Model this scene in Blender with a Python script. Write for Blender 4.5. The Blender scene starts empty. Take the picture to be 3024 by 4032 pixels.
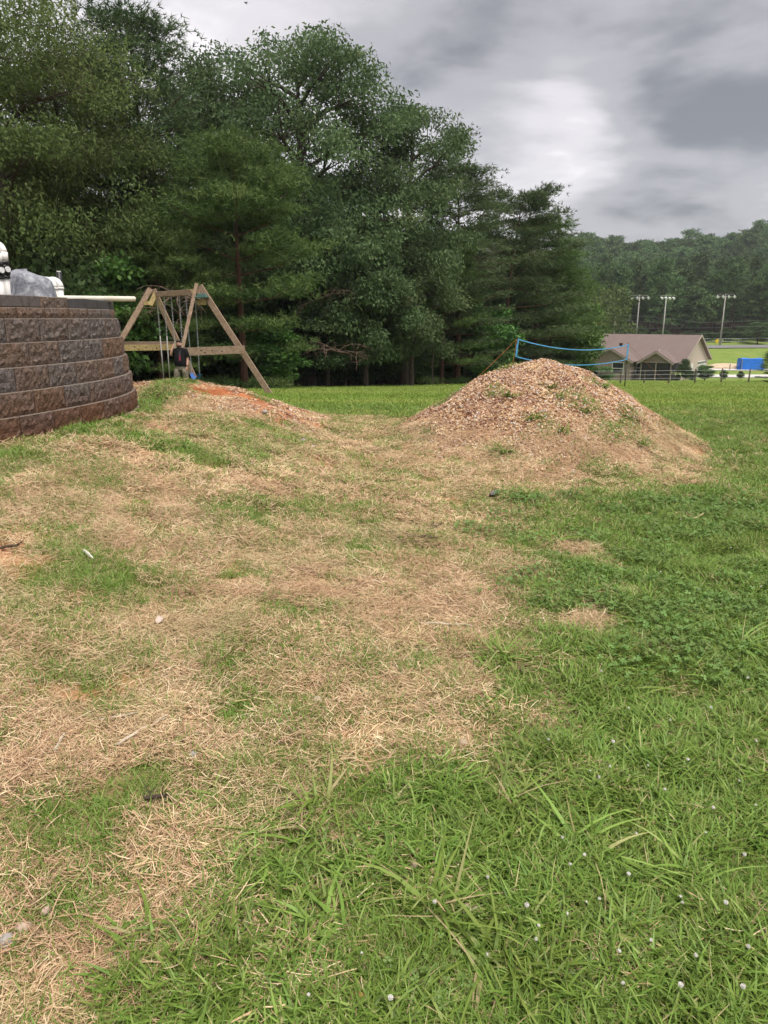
import bpy, math, random
import numpy as np
from mathutils import Vector, Matrix, Euler

R = math.radians
SC = bpy.context.scene
COL = SC.collection

# ------------------------------------------------------------------ camera
EYE = 1.60
PITCH = R(15.0)
FPX = 2850.0                     # focal length in pixels of the 3024 x 4032 photograph
cam_data = bpy.data.cameras.new('camera')
cam_data.sensor_fit = 'VERTICAL'
cam_data.sensor_height = 36.0
cam_data.sensor_width = 27.0
cam_data.lens = 36.0 * FPX / 4032.0
cam_data.clip_start = 0.05
cam_data.clip_end = 4000.0
cam = bpy.data.objects.new('camera', cam_data)
COL.objects.link(cam)
cam.location = (0, 0, EYE)
cam.rotation_euler = (math.pi / 2 - PITCH, 0, 0)
SC.camera = cam

# ------------------------------------------------------------------ world: overcast sky
SUN_EL, SUN_AZ = R(68), R(140)   # azimuth measured from the view direction, to the right
wd = bpy.data.worlds.new('World')
SC.world = wd
wd.use_nodes = True
nt = wd.node_tree
nt.nodes.clear()
N = nt.nodes.new
Lk = nt.links.new
out = N('ShaderNodeOutputWorld')
sky = N('ShaderNodeTexSky')
sky.sky_type = 'NISHITA'
sky.sun_disc = False
sky.sun_elevation = SUN_EL
sky.sun_rotation = SUN_AZ
bg_sky = N('ShaderNodeBackground')
bg_sky.inputs['Strength'].default_value = 0.10
Lk(sky.outputs[0], bg_sky.inputs['Color'])
tc = N('ShaderNodeTexCoord')
sep = N('ShaderNodeSeparateXYZ')
Lk(tc.outputs['Generated'], sep.inputs[0])


def wmath(op, a, b=None, c=None):
    n = N('ShaderNodeMath')
    n.operation = op
    for i, v in enumerate((a, b, c)):
        if v is None:
            continue
        if isinstance(v, (int, float)):
            n.inputs[i].default_value = v
        else:
            Lk(v, n.inputs[i])
    return n.outputs[0]


zc = wmath('ADD', wmath('MAXIMUM', sep.outputs['Z'], 0.0), 0.16)
comb = N('ShaderNodeCombineXYZ')
Lk(wmath('DIVIDE', sep.outputs['X'], zc), comb.inputs['X'])
Lk(wmath('DIVIDE', sep.outputs['Y'], zc), comb.inputs['Y'])
comb.inputs['Z'].default_value = 3.7


def wnoise(scale, detail, rough, dist=0.0, off=(0, 0, 0)):
    m = N('ShaderNodeMapping')
    m.inputs['Location'].default_value = off
    Lk(comb.outputs[0], m.inputs['Vector'])
    n = N('ShaderNodeTexNoise')
    n.inputs['Scale'].default_value = scale
    n.inputs['Detail'].default_value = detail
    n.inputs['Roughness'].default_value = rough
    n.inputs['Distortion'].default_value = dist
    Lk(m.outputs[0], n.inputs['Vector'])
    return n.outputs['Fac']


def wlobe(px, py, k, amp):
    """a soft cloud mass round one direction"""
    x, y = px - 1512.0, py - 2016.0
    d = Vector((x, FPX * math.cos(PITCH) - y * math.sin(PITCH), -FPX * math.sin(PITCH) - y * math.cos(PITCH))).normalized()
    vm = N('ShaderNodeVectorMath')
    vm.operation = 'DOT_PRODUCT'
    vm.inputs[1].default_value = d
    Lk(tc.outputs['Generated'], vm.inputs[0])
    e = wmath('POWER', wmath('MAXIMUM', vm.outputs['Value'], 0.0), k)
    return wmath('MULTIPLY', e, amp)


cl = wmath('MULTIPLY', wnoise(0.55, 5, 0.55, 0.35, (2.0, 5.1, 0)), 0.95)
cl = wmath('ADD', cl, wmath('MULTIPLY', wnoise(1.5, 6, 0.55, 0.25, (7.3, 1.2, 0)), 0.70))
cl = wmath('ADD', cl, wlobe(2350, 200, 45, -0.24))
cl = wmath('ADD', cl, wlobe(2900, 380, 90, -0.10))
cl = wmath('ADD', cl, wlobe(2260, 480, 480, 0.27))
cl = wmath('ADD', cl, wlobe(1850, 540, 160, 0.04))
cl = wmath('ADD', cl, wlobe(2600, 840, 300, -0.07))
cl = wmath('ADD', cl, wlobe(1350, 60, 120, 0.0))
ramp = N('ShaderNodeValToRGB')
cr = ramp.color_ramp
cr.interpolation = 'EASE'
cr.elements[0].position = 0.53
cr.elements[0].color = (0.078, 0.079, 0.084, 1)
cr.elements[1].position = 1.07
cr.elements[1].color = (0.375, 0.356, 0.361, 1)
e = cr.elements.new(0.72)
e.color = (0.172, 0.166, 0.173, 1)
e = cr.elements.new(0.90)
e.color = (0.285, 0.272, 0.278, 1)
Lk(cl, ramp.inputs['Fac'])
bg_cl = N('ShaderNodeBackground')
bg_cl.inputs['Strength'].default_value = 1.0
Lk(ramp.outputs['Color'], bg_cl.inputs['Color'])
mixs = N('ShaderNodeMixShader')
mixs.inputs[0].default_value = 0.94
Lk(bg_sky.outputs[0], mixs.inputs[1])
Lk(bg_cl.outputs[0], mixs.inputs[2])
Lk(mixs.outputs[0], out.inputs['Surface'])

sun_data = bpy.data.lights.new('sun', 'SUN')
sun_data.energy = 1.5
sun_data.angle = R(35)
sun_data.color = (1.0, 0.965, 0.91)
sun = bpy.data.objects.new('sun', sun_data)
COL.objects.link(sun)
sdir = Vector((math.sin(SUN_AZ) * math.cos(SUN_EL), math.cos(SUN_AZ) * math.cos(SUN_EL), math.sin(SUN_EL)))
sun.rotation_euler = (-sdir).to_track_quat('-Z', 'Y').to_euler()
sun.location = (0, 0, 60)

SC.view_settings.view_transform = 'Standard'
SC.view_settings.look = 'None'
SC.view_settings.exposure = 1.6
SC.view_settings.gamma = 1.0
SC.view_settings.use_curve_mapping = False
SC.render.engine = 'CYCLES'
SC.cycles.use_denoising = True
SC.cycles.max_bounces = 3
SC.cycles.diffuse_bounces = 2
SC.cycles.glossy_bounces = 1
SC.cycles.caustics_reflective = False
SC.cycles.caustics_refractive = False
SC.cycles.transmission_bounces = 2
SC.cycles.use_adaptive_sampling = True
SC.cycles.adaptive_threshold = 0.02


# ------------------------------------------------------------------ helpers
def ray(px, py):
    x, y = px - 1512.0, py - 2016.0
    dy = FPX * math.cos(PITCH) - y * math.sin(PITCH)
    dz = -FPX * math.sin(PITCH) - y * math.cos(PITCH)
    return x / dy, dz / dy


def at(px, py, Y):
    """the point of the place at depth Y seen at a photograph pixel"""
    a, b = ray(px, py)
    return Vector((a * Y, Y, EYE + b * Y))


def tag(o, label=None, cat=None, group=None, kind=None):
    if label:
        o['label'] = label
    if cat:
        o['category'] = cat
    if group:
        o['group'] = group
    if kind:
        o['kind'] = kind
    return o


def empty(name, loc=(0, 0, 0), rz=0.0, **k):
    o = bpy.data.objects.new(name, None)
    o.empty_display_size = 0.2
    COL.objects.link(o)
    o.location = loc
    o.rotation_euler = (0, 0, rz)
    return tag(o, **k)


def link(name, me, parent=None, **k):
    o = bpy.data.objects.new(name, me)
    COL.objects.link(o)
    o.parent = parent
    return tag(o, **k)


def copy_tree(o, parent=None):
    c = o.copy()
    COL.objects.link(c)
    c.parent = parent
    for ch in o.children:
        copy_tree(ch, c)
    return c


def np_mesh(name, V, F, mats=None, tint=None, smooth=False, attrs=None):
    V = np.asarray(V, dtype=np.float32)
    F = np.asarray(F, dtype=np.int32)
    me = bpy.data.meshes.new(name)
    n, (m, k) = len(V), F.shape
    me.vertices.add(n)
    me.vertices.foreach_set('co', V.ravel())
    me.loops.add(m * k)
    me.loops.foreach_set('vertex_index', F.ravel())
    me.polygons.add(m)
    me.polygons.foreach_set('loop_start', np.arange(m, dtype=np.int32) * k)
    if smooth:
        me.polygons.foreach_set('use_smooth', np.ones(m, dtype=bool))
    me.update(calc_edges=True)
    if tint is not None:
        a = me.attributes.new('tint', 'FLOAT', 'POINT')
        a.data.foreach_set('value', np.asarray(tint, dtype=np.float32))
    for kk, vv in (attrs or {}).items():
        a = me.attributes.new(kk, 'FLOAT', 'POINT')
        a.data.foreach_set('value', np.asarray(vv, dtype=np.float32))
    for mt in ([mats] if not isinstance(mats, (list, tuple)) else mats):
        if mt:
            me.materials.append(mt)
    return me


class MB:
    """collects boxes, bars and tubes into one mesh"""

    def __init__(self):
        self.v, self.f = [], []

    def add(self, vs, fs):
        n = len(self.v)
        self.v += [tuple(p) for p in vs]
        self.f += [tuple(i + n for i in f) for f in fs]
        return self

    def box(self, c, s, M=None):
        hx, hy, hz = s[0] / 2, s[1] / 2, s[2] / 2
        vs = [Vector((x * hx, y * hy, z * hz)) for x in (-1, 1) for y in (-1, 1) for z in (-1, 1)]
        if M is not None:
            vs = [M @ p for p in vs]
        vs = [p + Vector(c) for p in vs]
        return self.add(vs, [(0, 1, 3, 2), (4, 6, 7, 5), (0, 4, 5, 1), (2, 3, 7, 6), (0, 2, 6, 4), (1, 5, 7, 3)])

    def bar(self, a, b, w, h, up=(0, 0, 1), ch=0.0):
        """beam from a to b, w across, h along up, small chamfer"""
        a, b = Vector(a), Vector(b)
        d = (b - a).normalized()
        s = d.cross(Vector(up))
        if s.length < 1e-5:
            s = Vector((1, 0, 0))
        s.normalize()
        u = s.cross(d).normalized()
        c = ch or min(w, h) * 0.06
        prof = [(-w / 2 + c, -h / 2), (w / 2 - c, -h / 2), (w / 2, -h / 2 + c), (w / 2, h / 2 - c),
                (w / 2 - c, h / 2), (-w / 2 + c, h / 2), (-w / 2, h / 2 - c), (-w / 2, -h / 2 + c)]
        vs = [a + s * x + u * y for x, y in prof] + [b + s * x + u * y for x, y in prof]
        fs = [(i, (i + 1) % 8, 8 + (i + 1) % 8, 8 + i) for i in range(8)]
        fs += [tuple(range(7, -1, -1)), tuple(range(8, 16))]
        return self.add(vs, fs)

    def tube(self, pts, rad, n=8, cap=True):
        pts = [Vector(p) for p in pts]
        if not hasattr(rad, '__len__'):
            rad = [rad] * len(pts)
        ref = Vector((0, 0, 1))
        d0 = (pts[1] - pts[0]).normalized()
        if abs(d0.dot(ref)) > 0.9:
            ref = Vector((1, 0, 0))
        vs, fs = [], []
        for i, p in enumerate(pts):
            d = (pts[min(i + 1, len(pts) - 1)] - pts[max(i - 1, 0)]).normalized()
            s = d.cross(ref)
            if s.length < 1e-4:
                s = d.cross(Vector((0, 1, 0)))
            s.normalize()
            u = s.cross(d)
            ref = u if abs(u.dot(d)) < 0.5 else ref
            for k in range(n):
                t = 2 * math.pi * k / n
                vs.append(p + (s * math.cos(t) + u * math.sin(t)) * rad[i])
        for i in range(len(pts) - 1):
            for k in range(n):
                fs.append((i * n + k, i * n + (k + 1) % n, (i + 1) * n + (k + 1) % n, (i + 1) * n + k))
        if cap:
            fs.append(tuple(range(n - 1, -1, -1)))
            fs.append(tuple((len(pts) - 1) * n + k for k in range(n)))
        return self.add(vs, fs)

    def rings(self, rings, cap=True):
        """loft through rings of equal size"""
        n = len(rings[0])
        vs = [p for r_ in rings for p in r_]
        fs = []
        for i in range(len(rings) - 1):
            for k in range(n):
                fs.append((i * n + k, i * n + (k + 1) % n, (i + 1) * n + (k + 1) % n, (i + 1) * n + k))
        if cap:
            fs.append(tuple(range(n - 1, -1, -1)))
            fs.append(tuple((len(rings) - 1) * n + k for k in range(n)))
        return self.add(vs, fs)

    def ball(self, c, r, n=10, m=7):
        if not hasattr(r, '__len__'):
            r = (r, r, r)
        rr = []
        for j in range(m):
            ph = -math.pi / 2 + math.pi * (j + 0.25) / (m - 0.5)
            rr.append([(c[0] + r[0] * math.cos(ph) * math.cos(2 * math.pi * k / n), c[1] + r[1] * math.cos(ph) * math.sin(2 * math.pi * k / n), c[2] + r[2] * math.sin(ph)) for k in range(n)])
        return self.rings(rr)

    def mesh(self, name, mat, smooth=False):
        me = bpy.data.meshes.new(name)
        me.from_pydata(self.v, [], self.f)
        if mat:
            me.materials.append(mat)
        if smooth:
            for p in me.polygons:
                p.use_smooth = True
        me.update()
        return me

    def build(self, name, mat, parent=None, smooth=False, **k):
        return link(name, self.mesh(name, mat, smooth), parent, **k)


# ------------------------------------------------------------------ noise
def _h(ix, iy, s):
    h = (ix * 374761393 + iy * 668265263 + s * 974634777) & 0xFFFFFFFF
    h = ((h ^ (h >> 13)) * 1274126177) & 0xFFFFFFFF
    h = ((h ^ (h >> 15)) * 2246822519) & 0xFFFFFFFF
    return ((h ^ (h >> 16)) & 0xFFFF) / 65535.0


def vnoise(x, y, s=0):
    x, y = np.asarray(x, float), np.asarray(y, float)
    ix, iy = np.floor(x).astype(np.int64), np.floor(y).astype(np.int64)
    fx, fy = x - ix, y - iy
    fx, fy = fx * fx * (3 - 2 * fx), fy * fy * (3 - 2 * fy)
    a, b = _h(ix, iy, s), _h(ix + 1, iy, s)
    c, d = _h(ix, iy + 1, s), _h(ix + 1, iy + 1, s)
    return (a * (1 - fx) + b * fx) * (1 - fy) + (c * (1 - fx) + d * fx) * fy


def fbm(x, y, s=0, octv=4):
    t, a, w = 0.0, 1.0, 0.0
    for o in range(octv):
        t = t + a * vnoise(np.asarray(x) * 2 ** o + 17.3 * o, np.asarray(y) * 2 ** o - 9.1 * o, s + o)
        w += a
        a *= 0.5
    return t / w


def sstep(a, b, x):
    t = np.clip((np.asarray(x, float) - a) / (b - a), 0, 1)
    return t * t * (3 - 2 * t)


# ------------------------------------------------------------------ materials
def mat_new(name):
    m = bpy.data.materials.new(name)
    m.use_nodes = True
    m.node_tree.nodes.clear()
    return m


class NT:
    def __init__(self, m):
        self.t = m.node_tree

    def n(self, typ, **k):
        o = self.t.nodes.new(typ)
        for a, v in k.items():
            if a.startswith('i_'):
                o.inputs[a[2:].replace('_', ' ')].default_value = v
            else:
                setattr(o, a, v)
        return o

    def l(self, a, b):
        self.t.links.new(a, b)

    def noise(self, scale, detail=4, rough=0.55, vec=None, dist=0.0):
        n = self.n('ShaderNodeTexNoise', i_Scale=scale, i_Detail=detail, i_Roughness=rough, i_Distortion=dist)
        if vec is not None:
            self.l(vec, n.inputs['Vector'])
        return n.outputs['Fac']

    def attr(self, name):
        return self.n('ShaderNodeAttribute', attribute_name=name).outputs['Fac']

    def math(self, op, a, b=None, clamp=False):
        n = self.n('ShaderNodeMath', operation=op, use_clamp=clamp)
        for i, v in enumerate((a, b)):
            if v is None:
                continue
            if isinstance(v, (int, float)):
                n.inputs[i].default_value = v
            else:
                self.l(v, n.inputs[i])
        return n.outputs[0]

    def ramp(self, fac, stops):
        r_ = self.n('ShaderNodeValToRGB')
        e_ = r_.color_ramp.elements
        e_[0].position, e_[0].color = stops[0][0], (*stops[0][1], 1)
        e_[1].position, e_[1].color = stops[-1][0], (*stops[-1][1], 1)
        for p, c in stops[1:-1]:
            q = e_.new(p)
            q.color = (*c, 1)
        self.l(fac, r_.inputs['Fac'])
        return r_.outputs['Color']

    def mix(self, fac, a, b, mode='MIX'):
        n = self.n('ShaderNodeMix', data_type='RGBA', blend_type=mode)
        if isinstance(fac, (int, float)):
            n.inputs[0].default_value = fac
        else:
            self.l(fac, n.inputs[0])
        for i, v in ((6, a), (7, b)):
            if isinstance(v, tuple):
                n.inputs[i].default_value = (*v, 1) if len(v) == 3 else v
            else:
                self.l(v, n.inputs[i])
        return n.outputs[2]

    def out(self, col, rough=0.8, spec=0.2, bump=None, bstr=0.4, bdist=0.02, metal=0.0, trans=0.0):
        p = self.n('ShaderNodeBsdfPrincipled')
        if isinstance(col, tuple):
            p.inputs['Base Color'].default_value = (*col, 1)
        else:
            self.l(col, p.inputs['Base Color'])
        if isinstance(rough, (int, float)):
            p.inputs['Roughness'].default_value = rough
        else:
            self.l(rough, p.inputs['Roughness'])
        p.inputs['Specular IOR Level'].default_value = spec
        p.inputs['Metallic'].default_value = metal
        if bump is not None:
            b = self.n('ShaderNodeBump', i_Strength=bstr, i_Distance=bdist)
            self.l(bump, b.inputs['Height'])
            self.l(b.outputs[0], p.inputs['Normal'])
        o = self.n('ShaderNodeOutputMaterial')
        sh = p.outputs[0]
        if trans > 0:
            tr = self.n('ShaderNodeBsdfTranslucent')
            if isinstance(col, tuple):
                tr.inputs['Color'].default_value = (*col, 1)
            else:
                self.l(col, tr.inputs['Color'])
            mx = self.n('ShaderNodeMixShader')
            mx.inputs[0].default_value = trans
            self.l(sh, mx.inputs[1])
            self.l(tr.outputs[0], mx.inputs[2])
            sh = mx.outputs[0]
        self.l(sh, o.inputs['Surface'])
        return p

    def objco(self):
        return self.n('ShaderNodeTexCoord').outputs['Object']

    def pos(self):
        return self.n('ShaderNodeNewGeometry').outputs['Position']

    def rnd(self):
        return self.n('ShaderNodeObjectInfo').outputs['Random']


def mat_plain(name, col, rough=0.7, spec=0.25, var=0.12, scale=9.0, bump=0.15, metal=0.0, dark=None):
    """painted, plastic or metal surface with a little mottling and wear"""
    m = mat_new(name)
    t = NT(m)
    co = t.objco()
    n1 = t.noise(scale, 5, 0.6, co)
    d = dark or tuple(c * (1 - var * 2.2) for c in col)
    li = tuple(min(1, c * (1 + var)) for c in col)
    c = t.ramp(n1, [(0.3, d), (0.55, col), (0.75, li)])
    t.out(c, rough, spec, t.noise(scale * 6, 3, 0.6, co), bump, 0.01, metal)
    return m


def mat_leaf(name, stops, trans=0.25, rough=0.55, spec=0.25, rvar=0.35):
    m = mat_new(name)
    t = NT(m)
    tn = t.attr('tint')
    c = t.ramp(tn, stops)
    hsv = t.n('ShaderNodeHueSaturation')
    t.l(t.math('ADD', t.math('MULTIPLY', t.rnd(), rvar), 1 - rvar / 2), hsv.inputs['Value'])
    t.l(t.math('ADD', t.math('MULTIPLY', t.rnd(), 0.03), 0.485), hsv.inputs['Hue'])
    t.l(c, hsv.inputs['Color'])
    t.out(hsv.outputs[0], rough, spec, trans=trans)
    return m
# ------------------------------------------------------------------ terrain
# retaining wall plan (front edge of the lowest course), walked away from the camera
_wp = [(-5.6, 3.3), (-4.6, 3.95), (-3.75, 4.85), (-3.13, 5.9), (-2.87, 6.75), (-2.76, 7.6), (-2.86, 8.5), (-3.25, 9.35), (-3.95, 10.0), (-4.9, 10.4), (-6.0, 10.6)]


def catmull(P, k=14):
    P = [np.array(p, float) for p in P]
    P = [2 * P[0] - P[1]] + P + [2 * P[-1] - P[-2]]
    o = []
    for i in range(1, len(P) - 2):
        for j in range(k):
            t = j / k
            a, b, c, d = P[i - 1], P[i], P[i + 1], P[i + 2]
            o.append(0.5 * ((2 * b) + (c - a) * t + (2 * a - 5 * b + 4 * c - d) * t * t + (3 * b - a - 3 * c + d) * t ** 3))
    o.append(P[-2])
    return np.array(o)


WALL = catmull(_wp)


def poly_dist(x, y, P):
    x, y = np.asarray(x, float), np.asarray(y, float)
    best = np.full(x.shape, 1e9)
    for i in range(len(P) - 1):
        ax, ay = P[i][0], P[i][1]
        bx, by = P[i + 1][0] - ax, P[i + 1][1] - ay
        t = np.clip(((x - ax) * bx + (y - ay) * by) / (bx * bx + by * by), 0, 1)
        best = np.minimum(best, np.hypot(x - ax - t * bx, y - ay - t * by))
    return best


def inside(x, y, P):
    x, y = np.asarray(x, float), np.asarray(y, float)
    r_ = np.zeros(x.shape, bool)
    n = len(P)
    for i in range(n):
        (ax, ay), (bx, by) = P[i], P[(i + 1) % n]
        c = ((ay > y) != (by > y)) & (x < (bx - ax) * (y - ay) / (by - ay + 1e-12) + ax)
        r_ ^= c
    return r_


WALL_IN = [tuple(p) for p in WALL] + [(-20, 10.6), (-20, 3.3)]
WALL_S = WALL[::6]
# the edge of the wood, and everything to its left is wood
EDGE = [(-60, 16), (-30, 22), (-17, 28.5), (-7, 33.5), (0, 38.5), (6, 47), (12, 58), (18, 72), (24, 96), (26, 120), (10, 150)]
WOOD = EDGE + [(-400, 200), (-400, 16)]


def wood_in(x, y):
    d = poly_dist(x, y, EDGE)
    return np.where(inside(x, y, WOOD), d, -d)


_HY = np.array([-60, 0, 11, 13, 15, 17, 20, 66, 95, 116, 132, 150, 165, 200, 260, 330, 420, 560, 2500])
_HZ = np.array([0, 0, 0, -0.03, -0.12, -0.25, -0.42, -4.03, -6.3, -6.6, -5.8, -4.1, -3.6, 0.5, 11.0, 26.0, 42.0, 46.0, 40.0])


def _hprof(y):
    # smoothed profile of the valley along the view
    w = np.clip(np.abs(np.asarray(y, float)) * 0.03 + 0.6, 0, 12)
    return sum(np.interp(np.asarray(y, float) + k * w, _HY, _HZ) for k in (-1, -0.5, 0, 0.5, 1)) / 5


def base_z(x, y):
    x, y = np.asarray(x, float), np.asarray(y, float)
    z = _hprof(y)
    # far hill: higher to the right, a dip in the middle
    far = sstep(170, 330, y)
    z = z + far * (9.0 * sstep(110, 260, x) - 5.0 * np.exp(-((x - 112) / 38.0) ** 2) + 9.0 * (fbm(x / 90.0, y / 90.0, 5, 3) - 0.5))
    # rise added behind the tree line to keep low sky light out of the wood
    p = wood_in(x, y)
    z = z + np.clip(p - 3, 0, 60) * 0.16 * (1 - far)
    # rolling unevenness of the field
    z = z + 0.5 * (fbm(x / 22.0, y / 22.0, 2, 2) - 0.5) * sstep(16, 45, y)
    # filled bank in front of the retaining wall
    dw = poly_dist(x, y, WALL_S)
    bank = 0.57 * np.exp(-(dw / 2.0) ** 2) * sstep(16, 9.5, y)
    z = z + np.where(inside(x, y, WALL_IN), 0.57, bank)
    # tufts, ruts and hollows of the rough ground close by
    near = sstep(20, 9, y)
    z = z + near * (0.15 * (fbm(x / 0.9, y / 0.9, 11, 3) - 0.5) + 0.055 * (fbm(x / 0.22, y / 0.22, 21, 2) - 0.5))
    return z


def mound_big(x, y):
    cx, cy = 2.03, 9.75
    dx, dy = np.asarray(x, float) - cx, np.asarray(y, float) - cy
    ry = np.where(dy < 0, 2.75, 2.3)
    rx = np.where(dx > 0, 2.50, 2.36)
    r_ = np.hypot(dx / rx, dy / ry) + 0.10 * (fbm(x / 0.9 + 3, y / 0.9, 31, 3) - 0.5)
    r_ = np.clip(r_, 0, 1)
    h = 1.07 * (0.5 + 0.5 * np.cos(np.pi * r_)) ** 0.9
    return h + 0.05 * (fbm(x / 0.35, y / 0.35, 33, 3) - 0.5) * sstep(1, 0.8, r_) - 0.03


def mound_small(x, y):
    x, y = np.asarray(x, float), np.asarray(y, float)
    r1 = np.clip(np.hypot((x + 2.35) / 2.05, (y - 10.7) / np.where(y < 10.7, 2.2, 2.0)) + 0.12 * (fbm(x / 0.8, y / 0.8, 41, 3) - 0.5), 0, 1)
    h = 0.40 * (0.5 + 0.5 * np.cos(np.pi * r1)) ** 0.8
    r2 = np.clip(np.hypot((x + 1.25) / 1.1, (y - 9.4) / 0.9), 0, 1)
    h = h + 0.12 * (0.5 + 0.5 * np.cos(np.pi * r2))
    # the dug-out hollow in its face
    hol = np.exp(-((x + 2.0) / 0.72) ** 2 - ((y - 9.95) / 0.28) ** 2)
    h = h - 0.17 * hol * sstep(1, 0.6, r1)
    return h + 0.06 * (fbm(x / 0.35, y / 0.35, 43, 3) - 0.5) * sstep(1, 0.8, r1) - 0.03


def surf(x, y):
    return base_z(x, y) + np.maximum(0, np.maximum(mound_big(x, y), mound_small(x, y)))


def ground_px(px, py, lo=0.8, hi=140.0):
    """walk the view ray of a photograph pixel to the ground"""
    a, b = ray(px, py)
    Y = np.concatenate([np.linspace(lo, 20, 1500), np.linspace(20, hi, 1500)[1:]])
    d = EYE + b * Y - surf(a * Y, Y)
    i = np.argmax(d < 0)
    if d[i] >= 0:
        i = len(Y) - 1
    y0, y1 = Y[max(i - 1, 0)], Y[i]
    t = d[max(i - 1, 0)] / (d[max(i - 1, 0)] - d[i] + 1e-12) if i else 0
    yy = y0 + (y1 - y0) * min(max(t, 0), 1)
    return Vector((a * yy, yy, float(surf(a * yy, yy))))


K = 3024 / 1659.0      # the overview picture used for reading positions was 1659 wide


def gd(dx, dy):
    return ground_px(dx * K, dy * K)


# ---- where the lawn is green, dry or bare (positions in the place, in metres)
_b = [(1560, 1000), (1400, 1035), (1180, 1072), (1085, 1160), (1130, 1235), (1045, 1300), (985, 1420), (1070, 1560), (900, 1640), (660, 1710), (480, 1810), (300, 1890), (300, 1985), (170, 2080), (120, 2205)]
_bw = sorted([(gd(*p).y, gd(*p).x) for p in _b])
_BY = np.array([p[0] for p in _bw])
_BX = np.array([p[1] for p in _bw])


def blobs(L):
    o = []
    for cx, cy, rx, ry, s in L:
        c = gd(cx, cy)
        ax = rx * K * c.y / 2850.0
        ay = max(0.5 * abs(gd(cx, cy - ry).y - gd(cx, cy + ry).y), 0.05)
        o.append((c.x, c.y, ax, ay, s))
    return o


GREEN_B = blobs([(250, 1250, 210, 80, 0.85), (560, 1105, 170, 30, 0.7), (480, 1425, 90, 32, 0.7), (840, 1425, 130, 55, 0.6), (300, 950, 170, 22, 0.9), (330, 870, 45, 60, 1.0), (100, 925, 130, 12, 0.8),
                 (440, 1000, 110, 18, 0.6), (900, 1200, 120, 26, 0.45), (640, 1010, 120, 25, 0.4), (700, 1330, 170, 30, 0.45), (80, 1130, 90, 25, 0.6), (150, 1540, 140, 40, 0.45),
                 (330, 1640, 200, 40, 0.4), (820, 1530, 110, 50, 0.55), (640, 1560, 90, 40, 0.4), (1330, 1040, 70, 20, 0.8), (1130, 1075, 35, 15, 0.9), (590, 1640, 130, 50, 0.5),
                 (60, 1760, 100, 40, 0.6), (300, 1240, 120, 40, 0.4), (760, 1170, 120, 20, 0.4), (200, 1460, 120, 20, 0.3), (700, 1480, 80, 30, 0.4)])
DRY_B = blobs([(1260, 1345, 85, 28, 0.9), (1385, 1392, 45, 10, 0.9), (1000, 1570, 60, 45, 0.8), (1240, 1190, 95, 22, 0.85), (1330, 1226, 45, 9, 0.9), (1440, 1114, 36, 9, 0.8), (960, 1500, 90, 40, 0.6),
               (1020, 1480, 60, 25, 0.6), (730, 1900, 70, 16, 0.35), (880, 1990, 110, 30, 0.4), (1030, 1950, 60, 18, 0.55), (900, 1890, 50, 15, 0.5), (560, 1730, 110, 40, 0.4), (1500, 1480, 60, 20, 0.25),
               (160, 1945, 120, 45, 0.8), (60, 2040, 80, 60, 0.9), (1110, 1660, 90, 30, 0.35)])
DIRT_B = blobs([(720, 1290, 60, 10, 0.6), (900, 1010, 90, 9, 0.5), (250, 1000, 130, 12, 0.6), (520, 930, 80, 14, 0.6), (300, 1110, 60, 8, 0.5), (850, 1246, 48, 12, 0.9), (1310, 1187, 42, 10, 1.0), (1335, 1225, 28, 6, 0.9), (640, 950, 60, 12, 0.7), (400, 1080, 55, 10, 0.7), (60, 1085, 60, 14, 0.6), (230, 1020, 80, 14, 0.45),
                (960, 1080, 70, 10, 0.6), (30, 2060, 55, 55, 0.6), (1385, 1395, 22, 5, 0.8), (130, 1960, 60, 20, 0.4), (700, 1000, 110, 14, 0.4), (520, 860, 90, 18, 0.9)])


def blobsum(x, y, L, seed, wob=0.6):
    g = 0
    w = wob * (fbm(x / 0.5, y / 0.5, seed, 3) - 0.5)
    for cx, cy, ax, ay, s in L:
        q = ((x - cx) / ax) ** 2 + ((y - cy) / ay) ** 2
        g = np.maximum(g, s * sstep(1.35, 0.35, q + w * 2))
    return g


def masks(x, y):
    """green, bare in 0..1"""
    x, y = np.asarray(x, float), np.asarray(y, float)
    xb = np.interp(y, _BY, _BX)
    wob = 1.9 * (fbm(x / 0.9, y / 0.9, 51, 5) - 0.5)
    wd = np.clip(y / 5, 0.55, 1.4)
    g = sstep(-0.50 * wd, 0.72 * wd, x - xb + wob * wd)
    g = np.maximum(g, blobsum(x, y, GREEN_B, 61))
    g = g * (1 - blobsum(x, y, DRY_B, 71))
    g = g * (1 - 0.75 * sstep(0.60, 0.72, fbm(x / 0.33 + 4, y / 0.33, 55, 4)) * sstep(7.5, 5.0, y) * sstep(1.0, 0.3, x - xb))
    field = sstep(11.6, 12.8, y + 0.9 * (fbm(x / 1.1, y / 1.1, 81, 3) - 0.5))
    field = np.maximum(field, sstep(3.6, 4.2, x) * sstep(7.2, 8.2, y))
    g = np.maximum(g, field)
    g = np.maximum(g, sstep(0.62, 0.80, fbm(x / 0.55, y / 0.55, 91, 4)) * 0.6 * (1 - field))
    bm = mound_big(x, y)
    g = np.where(bm > 0.02, g * (1 - sstep(0.03, 0.2, bm)), g)
    sm = mound_small(x, y)
    leftgreen = sstep(-2.2, -2.75, x) * (y < 11.0)
    g = np.where(sm > 0.05, g * np.maximum(1 - sstep(0.03, 0.16, sm), leftgreen), g)
    d = blobsum(x, y, DIRT_B, 101, 0.9)
    d = np.maximum(d, 0.85 * sstep(0.61, 0.73, fbm(x / 0.8 + 9, y / 0.8, 111, 4)) * (1 - field))
    d = d * (1 - 0.6 * sstep(0.5, 1, g))
    return np.clip(g, 0, 1), np.clip(d, 0, 1)


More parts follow.
